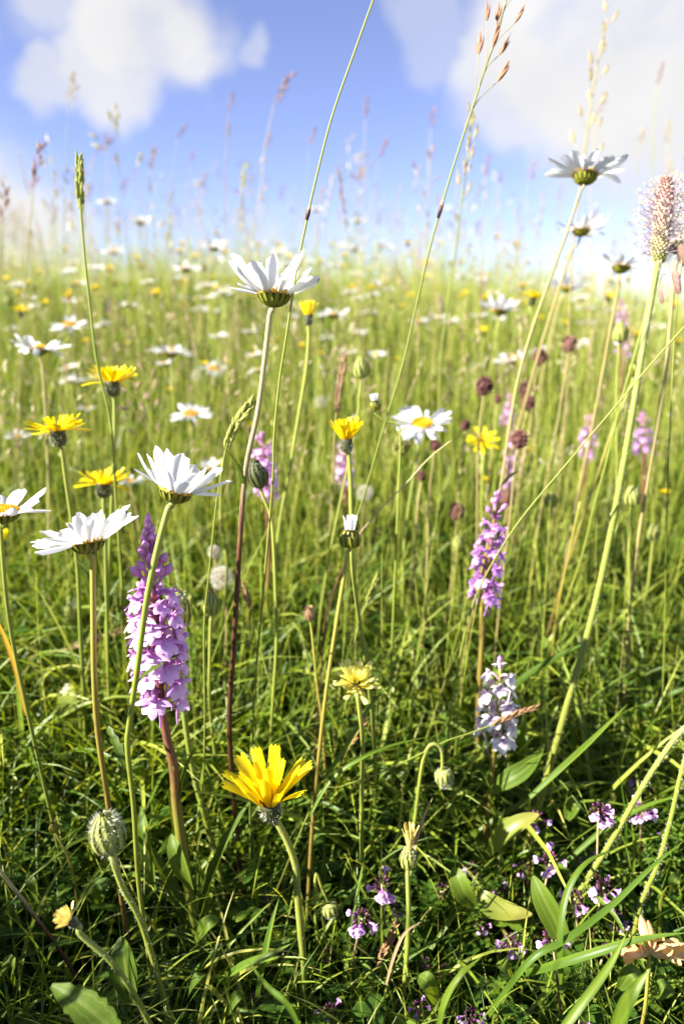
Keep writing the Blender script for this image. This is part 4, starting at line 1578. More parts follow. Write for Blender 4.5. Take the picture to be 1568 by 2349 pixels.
mid = [  # px, py, width, lean of stem, tilt x, tilt y, elevation
    (158, 745, 82, -30, .05, -.25, 8), (392, 808, 86, 6, .05, -.03, 18), (490, 845, 64, -25, .1, -.35, 8), (437, 950, 90, 4, .1, -.25, 10), (425, 616, 66, 0, 0, 0, 14),
    (166, 872, 52, 4, .1, -.05, 20), (480, 1075, 58, 25, -.05, 0, 45), (300, 1104, 58, 20, .15, 0, 28), (42, 1002, 52, 4, .1, -.15, 15), (474, 655, 52, 0, 0, -.1, 15),
    (765, 721, 72, 0, 0, 0, 8), (668, 750, 42, 0, 0, 0, 18), (842, 716, 42, -3, 0, 0, 10), (1062, 634, 40, 0, 0, 0, 14), (180, 650, 40, 4, 0, 0, 12), (321, 510, 52, -5, .1, .1, 24),
    (458, 709, 38, 0, 0, -.05, 12), (25, 754, 36, 0, 0, 0, 14), (660, 610, 46, 0, .1, .05, 20), (490, 568, 62, -6, 0, .05, 14), (820, 508, 40, 0, 0, .1, 24), (196, 936, 36, 0, .1, -.1, 16),
    (260, 577, 52, 0, 0, 0, 12), (812, 572, 44, 2, 0, .1, 22), (416, 682, 24, 0, 0, -.1, 20), (45, 655, 34, 0, 0, 0, 10), (750, 773, 34, 0, 0, 0, 10), (1094, 838, 24, 0, 0, 0, 10),
    (870, 560, 34, 0, .1, 0, 18), (1395, 715, 40, 8, .3, 0, 30), (725, 480, 36, 0, 0, 0, 20), (1210, 600, 30, 0, 0, 0, 14), (640, 580, 40, 0, 0, 0, 16), (245, 462, 46, 0, 0, 0, 16),
    (1180, 560, 30, 0, 0, 0, 20), (1445, 510, 34, 0, 0, 0, 16), (1020, 478, 30, 0, 0, 0, 16), (590, 560, 38, 0, 0, 0, 18)]
midlab = {0: 'white daisy showing its yellow eye, just above the russet-stemmed daisy', 1: 'flat white daisy standing alone between hawkbits and the tall daisy', 2: 'small white daisy showing its golden eye beside a pale seed clock',
          3: 'ragged white daisy tilted over the grass above the raised-petal daisy', 5: 'small white daisy tucked behind the full yellow hawkbit', 6: 'half-closed white daisy behind the green ryegrass spike',
          7: 'small white daisy touching the yellow hawkbit with drooping rays', 8: 'small white daisy beside the wide ragged yellow hawkbit', 10: 'flat white daisy directly behind the yellow cup on a dark neck',
          11: 'small white daisy just under the tall daisy head, by its stem', 4: 'flat white daisy near the skyline with a yellow hawkbit under it', 15: 'dark-cupped daisy standing up into the pale horizon cloud'}
for i, (px, py, w, ln, tx, ty, e) in enumerate(mid):
    real = .042 if w > 45 else .036
    daisy(midlab.get(i, FAN), px, py, w, [(px + ln * .4, py + 45), (px + ln, py + 120)], axis=(tx, ty, 1), real=real, el=(e, 0, 0), n=16, hi=False, small=w < 48, leaves=0, jit=9, seed=100 + i,
          smat=random.choice(['stem_g', 'stem_y', 'stem_s']), r0=.0011, r1=.0009, group='white daisies scattered over the slope')

rf = random.Random(77)
for i in range(88):
    py = rf.uniform(535, 690) if i < 50 else rf.uniform(640, 860)
    px = rf.uniform(10, 1560)
    w = rf.uniform(24, 36) * min(1.3, .75 + .5 * (py - 535) / 165)
    daisy(FAN, px, py + (px - 784) ** 2 * 6e-5, w, [(px + rf.uniform(-4, 4), py + 60), (px + rf.uniform(-8, 8), py + 120)], axis=(rf.uniform(-.2, .2), rf.uniform(-.25, .15), 1), real=.040, el=(rf.uniform(6, 26), 0, 0), hi=False, small=True, leaves=0,
          seed=300 + i, smat=rf.choice(['stem_g', 'stem_y']), r0=.0011, r1=.0009, minh=.27 if py < 690 else .22, group='white daisies scattered over the slope')

# white bud in the middle and its kin
bud('half-open white daisy bud with striped green cup on an olive stem', 802, 1256, 46, [(797, 1270), (786, 1340), (770, 1440), (752, 1560), (735, 1700), (716, 1900), (702, 2140), (686, 2330)],
    axis=(.03, 0, 1), real=.0105, width=.0050, key='bract', smat='stem_o', r0=.0013, r1=.0010, hairs=0, name='daisy_bud', tip=.9, tuft=('petal_w', .0072))
bud('small nodding white daisy bud on a crooked stalk beside the golden-disc daisy', 860, 942, 24, [(862, 950), (885, 966), (912, 975), (918, 1005), (915, 1100)], axis=(-.1, 0, 1), real=.007, width=.0036, key='bract',
    smat='stem_g', hairs=0, name='daisy_bud', tip=.9, tuft=('petal_w', .0048), r0=.0009, r1=.0006)
bud('tiny green daisy bud with shiny top beside the hairy hawkbit bud', 126, 1908, 22, [(134, 1925), (155, 1966), (170, 2020), (180, 2100), (190, 2180)], axis=(-.15, 0, 1), real=.0055, width=.0026, key='bract', smat='stem_o', hairs=0,
    name='daisy_bud', tip=.75, r0=.0009, r1=.0006)
bud('dark closed daisy bud behind the plantain stem', 1453, 862, 32, [(1440, 900), (1400, 1000), (1350, 1150), (1300, 1300)], real=.011, width=.0052, key='bract', smat='stem_o', hairs=0, name='daisy_bud', tip=.85, r0=.0011, r1=.0009)

# hawkbits
hawkbit('big yellow hawkbit low in front, long square-tipped rays, furry bent stem', 618, 1838, 172, [(634, 1885), (660, 1935), (678, 1990), (683, 2060), (690, 2140), (696, 2230), (690, 2349)],
        axis=(-.06, -.10, 1), real=.0375, spread=(36, 20, 10), counts=(14, 10, 18), lens=(.0250, .0200, .010), hairs=(500, .0007), asym=9, asym_dir=3.0, r0=.0021, r1=.0017, jit=9)
hawkbit('yellow hawkbit in full flower above another on a pale straight stem', 257, 872, 118, [(262, 925), (263, 980), (261, 1060), (254, 1200), (246, 1400)], real=.036, spread=(66, 50, 30), counts=(18, 15, 10), jit=9, smat='stem_y')
hawkbit('wide ragged yellow hawkbit with dark neck on a green stem', 130, 985, 128, [(142, 1035), (152, 1110), (165, 1200), (178, 1310), (184, 1450), (192, 1600)], real=.036, spread=(74, 55, 34), counts=(17, 14, 9), jit=13, axis=(-.08, 0, 1))
hawkbit('yellow hawkbit with drooping outer rays touching a small white daisy', 236, 1106, 116, [(237, 1150), (244, 1300), (246, 1480), (240, 1660)], real=.036, spread=(78, 60, 36), counts=(18, 15, 10), jit=12, smat='stem_y')
hawkbit('yellow hawkbit half closed like a cup in front of a pale orchid', 794, 1006, 104, [(800, 1045), (804, 1110), (806, 1190), (812, 1330)], real=.026, spread=(30, 20, 10), counts=(14, 12, 8), lens=(.0175, .015, .011), jit=5, smat='stem_g')
hawkbit('yellow cup-shaped hawkbit on dark neck right behind the tall daisy', 707, 722, 74, [(708, 775), (702, 850), (684, 960), (664, 1080), (642, 1200), (632, 1330)], real=.024, spread=(16, 10, 6), counts=(13, 11, 7), lens=(.017, .015, .011), jit=4, smat='stem_g', r0=.0015)
hawkbit('plain orange-yellow cup flower crossed by the dark daisy stem', 582, 985, 40, [(584, 1010), (588, 1120)], real=.021, spread=(14, 8, 4), counts=(12, 10, 6), lens=(.0165, .015, .012), jit=3, smat='stem_g', hair_head=False, inv=.7)
hawkbit('ragged bright yellow star-shaped flower facing sideways near the burnet heads', 1106, 1012, 72, [(1108, 1050), (1106, 1100), (1104, 1180)], axis=(-.1, -.75, .75), real=.030, spread=(80, 60, 30), counts=(11, 8, 6), jit=14)
hawkbit('small pale lemon hawkbit low in the dark turf', 816, 1566, 104, [(820, 1600), (826, 1640), (832, 1720)], axis=(.0, -.55, 1), real=.026, spread=(62, 44, 22), counts=(16, 14, 10), key='ligule_p', minh=.15, jit=8, lens=(.0165, .0125, .009))
hawkbit('withered yellow and pink hawkbit drooping over a bristly pale stem', 158, 2112, 76, [(182, 2142), (215, 2172), (252, 2205), (300, 2270), (338, 2340)], axis=(-.75, -.1, .70), real=.020, spread=(28, 20, 12), counts=(12, 10, 8), key='ligule_w',
        lens=(.0165, .015, .012), jit=16, minh=.13, smat='stem_y', hairs=(260, .0008), r0=.0012, r1=.0013)
hawkbit('orange-yellow cup flower cut by the picture edge under a white daisy', 4, 1240, 60, [(2, 1280), (14, 1420), (50, 1600), (90, 1780)], real=.024, spread=(18, 12, 6), counts=(12, 10, 6), lens=(.0175, .015, .011), jit=4, smat='stem_g', r0=.0017)
YEL = 'small round yellow hawkbit blurred among the grass of the upper slope'
ymid = [(1107, 758, 40), (1222, 682, 62), (1396, 680, 38), (940, 678, 32), (355, 672, 34), (48, 712, 48), (390, 895, 32), (935, 557, 28), (200, 882, 34), (850, 735, 24), (263, 648, 30), (515, 578, 26), (1556, 784, 34),
        (1198, 655, 28), (1524, 1130, 26), (1210, 1032, 30), (1110, 1100, 24), (885, 742, 22), (1265, 705, 26), (225, 672, 22), (410, 575, 24), (660, 588, 24), (735, 600, 22), (1058, 600, 22), (1183, 556, 22), (1138, 542, 22), (325, 610, 26),
        (790, 585, 22), (1000, 660, 20), (1240, 730, 24), (1075, 575, 20), (560, 600, 20), (640, 560, 20), (1300, 590, 22), (90, 622, 22), (850, 618, 20), (1440, 640, 24), (495, 535, 22), (1010, 555, 18), (760, 560, 18), (170, 610, 20)]
ylab = {0: 'small yellow hawkbit just below the twin-fanned daisy', 1: 'wide yellow hawkbit beside the skyline daisy, crossed by the tawny stem', 2: 'yellow hawkbit on the skyline between two daisy stems',
        5: 'flat yellow hawkbit above the russet-stemmed daisy', 8: 'yellow hawkbit half hidden behind the full-flowered one', 6: 'small yellow hawkbit above the ragged tilted daisy', 12: 'yellow hawkbit behind the fluffy plantain, half outside the picture edge'}
for i, (px, py, w) in enumerate(ymid):
    hawkbit(ylab.get(i, YEL), px, py, w, [(px + random.uniform(-6, 6), py + 50), (px + random.uniform(-14, 14), py + 120)], axis=(random.uniform(-.2, .2), random.uniform(-.3, .1), 1), real=.027 if w > 28 else .022, spread=(58, 36, 18), counts=(13, 9, 0),
            lens=(.0135, .0105, .008), hair_head=False, small=w < 40, group='yellow hawkbits scattered over the slope', r0=.0010, r1=.0009, jit=10, smat=random.choice(['stem_g', 'stem_y']))

for i in range(84):
    py = rf.uniform(540, 680) if i < 50 else rf.uniform(620, 840)
    px = rf.uniform(10, 1560)
    w = rf.uniform(17, 28)
    hawkbit(YEL, px, py + (px - 784) ** 2 * 6e-5, w, [(px + rf.uniform(-4, 4), py + 60), (px + rf.uniform(-8, 8), py + 120)], axis=(rf.uniform(-.2, .2), rf.uniform(-.35, .05), 1), real=.028, hair_head=False, small=True, minh=.26 if py < 680 else .21,
            group='yellow hawkbits scattered over the slope', r0=.0010, r1=.0009, smat=rf.choice(['stem_g', 'stem_y']))

# buds of hawkbits
bud('plump hawkbit bud bristling with white hairs on a bristly curved stem', 256, 1950, 92, [(262, 1985), (282, 2040), (316, 2100), (344, 2180), (366, 2260), (392, 2345)], axis=(-.14, -.02, 1), real=.0185, width=.0066, hairs=800, hl=.0026,
    stem_hairs=(420, .0012), smat='stem_y', r0=.0014, r1=.0016, tip=.12)
bud('dark green hairy hawkbit bud in front of the far lilac orchid', 598, 1120, 66, [(606, 1145), (622, 1190), (628, 1260), (632, 1370), (634, 1480)], axis=(-.2, 0, 1), real=.018, width=.0050, key='inv_dark', hairs=300, hl=.0012, tip=.5)
bud('ribbed grey-green hawkbit bud with withered brown tip near the seed clock', 485, 1412, 58, [(483, 1430), (481, 1520), (480, 1600), (488, 1690), (502, 1790), (512, 1860)], axis=(.03, 0, 1), real=.0165, width=.0050, key='inv_pale', hairs=200, hl=.0008,
    smat='stem_g', stem_hairs=(200, .0006), r0=.0014, tuft=('dry', .003))
bud('long hairy hawkbit bud hiding behind the pink orchid spike', 414, 1440, 92, [(416, 1480), (413, 1570), (422, 1640), (440, 1760), (468, 1870), (494, 1960), (508, 2020)], axis=(.0, 0, 1), real=.023, width=.0050, hairs=500, hl=.0016, smat='stem_y',
    stem_hairs=(420, .0010), r0=.0019, r1=.0015, drift=0)
bud('spent beige hawkbit head on a thin brownish stalk beside the white bud', 711, 1424, 34, [(715, 1450), (722, 1520), (728, 1580), (738, 1650), (745, 1760)], axis=(-.08, 0, 1), real=.0095, width=.0030, key='dry', hairs=60, hl=.001, smat='stem_o',
    r0=.0010, r1=.0007, tip=.9, name='spent_hawkbit', cat_='seed head')
bud('furry round bud hanging from an arched stalk', 1014, 1766, 44, [(1014, 1745), (1012, 1722), (1001, 1709), (984, 1712), (970, 1745), (960, 1810), (953, 1870), (944, 1925), (938, 2010), (936, 2120)], axis=(.25, 0, -1), real=.0125, width=.0052,
    hairs=520, hl=.0016, minh=.115, smat='stem_g', stem_hairs=(200, .0007), r0=.0012, r1=.0010)
bud('pointed bristly bud with a twisted buff tip on a tall smooth stem', 936, 1992, 54, [(935, 2010), (937, 2080), (936, 2150), (929, 2240), (918, 2349)], axis=(.02, 0, 1), real=.0155, width=.0048, hairs=300, hl=.0010, minh=.12, smat='stem_y', r0=.0014, r1=.0012,
    tuft=('ligule_w', .014), tip=.35)
BUDS = ['greenish bud close beside the bronze-green daisy stem', 'greenish bud behind the buff spike, above the half-closed yellow cup', 'slim greenish bud below the red-brown burnet head',
        'pale green bud between the magenta orchid and the plantain stem', 'plump pale bud beyond the plantain stem, under the blurred magenta orchid', 'dark green bud in front of the faint tall lilac orchid',
        'greenish bud beside the dry diagonal stalk', 'slender pale bud among the stalks beyond the plantain stem', 'small green bud beside the smaller seed clock', 'tiny green bud near the flat yellow hawkbit']
for bi, (px, py, h, ln) in enumerate(((160, 1428, 42, 8), (828, 868, 48, -14), (1048, 1268, 40, -12), (1222, 1420, 36, -32), (1448, 1160, 46, -6), (1420, 785, 44, -6), (1262, 1165, 38, -10), (1497, 1240, 40, -14), (462, 1240, 34, 6), (20, 700, 20, 3))):
    bud(BUDS[bi], px, py, h, [(px + ln * .3, py + 40), (px + ln, py + 120)], real=.0155, width=.0045 if py > 1200 else .0052, hairs=90, hl=.0012, smat='stem_g', r0=.0010, r1=.0009, group='blurred green buds between the stems')
bud('furry grey-green bud nodding beside the smooth stem in the turf', 752, 2072, 36, [(745, 2055), (735, 2030), (726, 2005), (722, 2040), (724, 2120)], axis=(.3, -.1, -1), real=.0105, width=.005, hairs=300, hl=.0014, smat='stem_g', r0=.0010, r1=.0009)

# seed clocks
clock('large pale seed clock above the ribbed bud', 508, 1325, 60, [(515, 1360), (520, 1430), (515, 1560)])
clock('seed clock in front of the yellow cup flowers', 836, 1131, 42, [(832, 1160), (828, 1260)])
for px, py, w in ((490, 1266, 32), (450, 862, 30), (735, 921, 32), (452, 420, 18)):
    clock('small blurred seed clock among the grass stems', px, py, w, [(px + 4, py + 40), (px, py + 120)], real=.026, group='small blurred seed clocks')

# orchids
orchid('large pink fragrant orchid with magenta buds at its tip', (341, 1212), (370, 1612), 160, [(382, 1690), (398, 1760), (405, 1850), (420, 1960), (440, 2090)], .0375, 62, buds=.36, fs=1.22, key='orchid', stem_r=(.0031, .0019), seed=3,
       leaves=((.10, .075, .0050, 2.6, 1.25), (.18, .085, .0055, .3, 1.35), (.30, .05, .0040, 2.2, 1.4), (.45, .035, .003, .4, 1.45)), name='fragrant_orchid')
orchid('slender bright magenta orchid leaning beside a straw-coloured stalk', (1140, 1142), (1106, 1388), 92, [(1106, 1420), (1103, 1500), (1098, 1600), (1095, 1700)], .0285, 32, buds=.2, fs=1.25, key='orchid_m', stem_r=(.0024, .0014), seed=5,
       leaves=((.3, .10, .007, -.3, 1.0),), name='fragrant_orchid', smat='stem_o')
orchid('white and pale violet spotted orchid with purple pencilled lips', (1148, 1530), (1134, 1705), 100, [(1131, 1740), (1124, 1820), (1115, 1900), (1110, 2000)], .0285, 21, buds=.06, fs=1.5, key='orchid_w', stem_r=(.0019, .0013), seed=8, bracts=False,
       name='spotted_orchid', smat='stem_o')
orchid('blurred lilac orchid behind the dark hairy bud', (601, 1006), (612, 1140), 72, [(614, 1190), (616, 1300)], .028, 26, buds=.15, key='orchid', seed=9, bracts=False, fs=1.3, name='fragrant_orchid', stem_r=(.002, .0013))
orchid('blurred pale pink orchid behind the yellow half-closed cup', (790, 1000), (792, 1116), 54, [(794, 1160), (796, 1260)], .026, 22, buds=.15, key='orchid', seed=10, bracts=False, fs=1.3, name='fragrant_orchid', stem_r=(.002, .0013))
orchid('blurred long lilac orchid under the pinkish burnet head', (1172, 1000), (1168, 1145), 50, [(1160, 1200), (1155, 1300)], .026, 24, buds=.1, key='orchid', seed=11, bracts=False, fs=1.3, name='fragrant_orchid', stem_r=(.002, .0013))
orchid('faint pale lilac orchid between daisy stems above the long lilac one', (1170, 915), (1160, 980), 42, [(1158, 1020), (1150, 1100)], .026, 16, buds=.1, key='orchid', seed=12, bracts=False, fs=1.3, name='fragrant_orchid', stem_r=(.002, .0013))
orchid('blurred lilac orchid left of the plantain stem and near its magenta twin', (1352, 960), (1346, 1052), 50, [(1342, 1100), (1338, 1200)], .026, 20, buds=.2, key='orchid', seed=13, bracts=False, fs=1.3, name='fragrant_orchid', stem_r=(.002, .0013))
orchid('blurred magenta orchid beyond the plantain stem', (1474, 955), (1478, 1045), 52, [(1476, 1090), (1470, 1200)], .026, 20, buds=.3, key='orchid_m', seed=14, bracts=False, fs=1.3, name='fragrant_orchid', stem_r=(.002, .0013))
orchid('faint tall lilac orchid on the upper slope near the skyline', (1425, 690), (1428, 815), 40, [(1426, 860), (1424, 940)], .026, 20, buds=.2, key='orchid', seed=15, bracts=False, fs=1.3, name='fragrant_orchid', stem_r=(.002, .0013))
for px, py in ((822, 655), (455, 730), (1105, 640), (250, 700), (640, 640), (960, 590), (1010, 700)):
    orchid('tiny far lilac orchid lost in the grass of the upper slope', (px, py - 22), (px, py + 22), 22, [(px, py + 60), (px, py + 110)], .024, 12, buds=.1, key='orchid', seed=int(px), bracts=False, lip_sub=False, name='fragrant_orchid',
           group='far orchids on the upper slope', stem_r=(.002, .0013))

# burnets
for px, py, w, pxs, lab in (
        (1238, 818, 34, [(1225, 880), (1210, 1000)], 'dark brown burnet head touching the tawny leaning daisy stem'),
        (1306, 788, 36, [(1296, 850), (1280, 960)], 'dark brown oval burnet head standing alone right of its twin'),
        (1110, 886, 42, [(1104, 940), (1095, 1050)], 'large pinkish-beige burnet head under the tilted daisy'),
        (1206, 892, 32, [(1206, 930), (1196, 1050)], 'reddish burnet head directly above a darker one'),
        (1210, 924, 34, [(1196, 990), (1180, 1100)], 'darkest burnet head directly below a reddish one'),
        (1190, 1007, 42, [(1180, 1060), (1170, 1180)], 'pale pink burnet head above the long lilac orchid'),
        (1048, 1173, 38, [(1044, 1230), (1036, 1330)], 'red-brown burnet head left of the magenta orchid'),
        (1164, 1142, 36, [(1158, 1200), (1150, 1300)], 'dull mauve burnet head at the tip of the magenta orchid')):
    burnet(lab, px, py, w, pxs)
for px, py, w in ((966, 1092, 24), (1067, 976, 24), (997, 1022, 26), (1140, 915, 20)):
    burnet('small narrow pinkish burnet bud on a wiry stalk', px, py, w, [(px - 6, py + 50), (px - 14, py + 140)], real=.009, group='small pinkish burnet buds')
for px, py, w in ((920, 1026, 40), (980, 1166, 32), (548, 690, 18)):
    burnet('yellow-green lumpy burnet head on a green stalk', px, py, w, [(px - 4, py + 50), (px - 14, py + 140)], key='burnet_g', group='green burnet heads', smat='stem_g')

hoary_plantain()

# thyme
TH = [(876, 2030, 70, 8), (830, 2108, 72, 8), (1262, 1975, 66, 8), (1385, 2036, 66, 7), (1318, 2062, 66, 5), (1266, 2148, 74, 8), (1372, 1862, 66, 8), (1470, 1862, 60, 8), (1468, 1800, 52, 6), (1230, 1880, 62, 7), (1172, 2162, 62, 6), (756, 2322, 62, 6),
      (1080, 2330, 58, 5), (1078, 1992, 50, 5), (1330, 2340, 56, 6), (1430, 1950, 50, 6), (1150, 2050, 44, 4), (1200, 1990, 44, 4), (905, 2085, 46, 5), (1340, 1960, 46, 5), (1415, 2110, 48, 5), (1100, 2120, 46, 4), (1530, 1930, 44, 5), (960, 2310, 48, 4)]
for px, py, w, n in TH:
    thyme('low wild thyme head with open lilac florets round a dark purple cluster', px, py, w, n)
for px, py, w in ((752, 2192, 56), (650, 2190, 46), (1012, 2044, 56), (590, 2290, 54), (1022, 2228, 48), (976, 2210, 44), (1390, 2180, 46), (1222, 1712, 40), (1252, 1706, 40), (1120, 1735, 44), (612, 2065, 44), (1082, 1566, 36), (1345, 2120, 44), (368, 2015, 40)):
    thyme('dark closed wild thyme head without open florets', px, py, w, 0, bud_only=True, height=.034, group='closed wild thyme heads low in the turf')

# ------------------------------------------------------------------ grasses one can tell apart
grass_stem('dogstail_grass', 'crested dogstail spike, pale on one side, standing against the sky', [(181, 358), (184, 465), (194, 590), (206, 700), (222, 830), (246, 930), (258, 1010), (264, 1120)], .46, r=(.0011, .0007), smat='stem_y',
           head=('spike', .031, 'spk_g', dict(n=44, open=.30, scale=.62, r=.0010)))
grass_stem('tall_grass', 'bare light green stalk running diagonally out of the top of the picture', [(870, -40), (855, 0), (812, 120), (760, 270), (722, 420), (700, 520), (680, 620), (655, 780), (640, 880), (628, 1010), (622, 1150)], .36, r=(.0007, .00042), smat='stem_g', node=(.62,))
grass_stem('oat_grass', 'tall green grass with brown bristly spikelets reaching the top edge', [(1180, -60), (1158, 10), (1140, 80), (1118, 140), (1082, 250), (1046, 360), (1010, 480), (975, 610), (925, 830), (880, 980), (840, 1120), (800, 1260)], .46, r=(.0009, .0004), smat='stem_g',
           head=('panicle', .075, 'spk_b', dict(n=12, branch=.020, el=.35, long=True, scale=1.0, hang=1.0)), node=(.55,))
grass_stem('brome_grass', 'pale shaggy grass head behind the oat stalk, silvery spikelets', [(1080, 255), (1076, 330), (1066, 400), (1046, 560), (1028, 690), (1014, 790), (1008, 900)], .66, r=(.0013, .0006), smat='stem_y',
           head=('panicle', .075, 'seed', dict(n=14, branch=.010, el=.3, long=True, scale=.9, hang=1.2)))
grass_stem('oat_grass', 'tall buff oat grass with open spikelets above the underside daisy', [(1394, 40), (1378, 110), (1362, 190), (1350, 280), (1340, 350), (1325, 480), (1310, 620)], .72, r=(.0011, .0006), smat='stem_s',
           head=('panicle', .135, 'seed', dict(n=15, branch=.016, el=.45, long=True, scale=1.0, hang=1.0)))
grass_stem('ryegrass', 'green ryegrass spike with braided spikelets near the raised-petal daisy', [(580, 922), (556, 950), (535, 985), (518, 1030), (508, 1085), (498, 1140), (490, 1210), (478, 1330), (468, 1450)], .385, r=(.0007, .0004), smat='stem_y',
           head=('spike', .033, 'spk_g', dict(n=19, open=.28, scale=.95)))
grass_stem('ryegrass', 'upright buff grass spike above the half-closed yellow cup', [(788, 822), (783, 860), (776, 905), (770, 960), (765, 1040)], .56, r=(.0008, .0005), smat='stem_s', head=('spike', .045, 'dry', dict(n=24, open=.25, scale=.95)))
grass_stem('bent_grass', 'dry straw stalk crossing diagonally behind the plantain', [(1590, 726), (1490, 838), (1400, 945), (1290, 1075), (1195, 1190), (1130, 1290), (1085, 1385), (1058, 1490), (1032, 1640), (1022, 1760)], .40, r=(.0007, .0005), smat='stem_y')
grass_stem('bent_grass', 'thin reddish stalk slanting from the burnets down towards the white bud', [(1035, 1010), (985, 1050), (930, 1110), (870, 1170), (815, 1240), (775, 1330), (745, 1430), (735, 1560)], .42, r=(.0006, .0004), smat='stem_b')
grass_stem('ryegrass', 'small golden grass spike right of the white bud', [(866, 1325), (856, 1352), (842, 1382), (826, 1420), (808, 1500), (796, 1600)], .43, r=(.0006, .0004), smat='stem_y', head=('spike', .020, 'spk_g', dict(n=12, open=.3, scale=.7)))
grass_stem('ryegrass', 'small ochre grass spike between dark daisy stem and seed clock', [(556, 1342), (564, 1365), (574, 1390), (582, 1425), (600, 1500), (630, 1600)], .42, r=(.0006, .0004), smat='stem_y', head=('spike', .019, 'spk_b', dict(n=11, open=.25, scale=.7)))
grass_stem('ryegrass', 'rusty grass spike low beside the big yellow hawkbit', [(838, 1650), (826, 1672), (812, 1695), (796, 1725), (784, 1760), (772, 1840)], .40, r=(.0005, .0004), smat='stem_o', head=('spike', .021, 'spk_b', dict(n=14, open=.35, scale=.6)))
grass_stem('sweet_vernal_grass', 'dark brown grass spike standing at the bottom among thyme', [(905, 2128), (892, 2160), (872, 2200), (860, 2235), (848, 2290), (838, 2349)], .30, r=(.0006, .0004), smat='stem_b', head=('spike', .024, 'spk_b', dict(n=24, open=.3, scale=.6)))
grass_stem('bent_grass', 'thin pale stalk with a tan seed head lying across the white orchid', [(1226, 1624), (1180, 1640), (1130, 1662), (1070, 1685), (1020, 1702), (940, 1742), (860, 1778), (780, 1806), (725, 1832)], .38, r=(.0006, .0004), smat='stem_y', drift=-.03,
           head=('spike', .030, 'spk_b', dict(n=22, open=.16, scale=.75, r=.0004)))
grass_stem('brome_grass', 'dry pinkish seed head lying behind the bronze daisy stem', [(272, 1448), (225, 1466), (175, 1482), (130, 1495), (70, 1512)], .52, r=(.0008, .0006), smat='stem_s', head=('spike', .05, 'seed' if False else 'dry', dict(n=18, open=.2, scale=1.1)))
# bristly arching stalks at the edge
for lab, pts, Y, r in (('bristly arching hawkbit stalk bending out over the thyme', [(1640, 1625), (1568, 1672), (1512, 1745), (1462, 1825), (1405, 1925), (1350, 2012)], .335, .0016),
                       ('second bristly stalk rising beside the arching one', [(1610, 1640), (1568, 1752), (1538, 1880), (1508, 1985), (1470, 2075)], .33, .0014)):
    tip = on_plane(*pts[0], Y)
    sp = stem_points(tip, pts[1:], Y)
    base = Vector(sp[0])
    root = thing('hawkbit_stalk', lab, 'stalk', base)
    add_stem(root, base, sp, r, r * .9, M['stem_y'], n=8, k=7, hairs=(700, .0013))
# stalks of flowers whose heads stand outside the picture or out of sight
for lab, pts, Y, r, sm in (
        ('thick pale straw stalk leaning beside the plantain stem', [(1488, 690), (1462, 790), (1430, 900), (1405, 1000), (1385, 1080), (1360, 1170), (1330, 1290)], .50, .0010, 'stem_y'),
        ('tawny smooth stalk rising from the turf under the white orchid', [(1330, 1150), (1300, 1290), (1275, 1420), (1262, 1540), (1235, 1680), (1225, 1780)], .50, .0009, 'stem_o'),
        ('dark red ascending stalk near the withered hawkbit', [(-20, 1975), (40, 2050), (100, 2130), (140, 2185), (200, 2290)], .30, .0012, 'stem_b'),
        ('straight pale stalk behind the hawkbits', [(240, 1180), (242, 1300), (246, 1460), (250, 1600)], .44, .0012, 'stem_y'),
        ('curved green stalk passing the seed clock', [(510, 1050), (506, 1180), (520, 1300), (512, 1420)], .52, .0013, 'stem_g')):
    grass_stem('flower_stalk', lab, pts, Y, r=(r, r * .8), smat=sm, cat_='stalk')

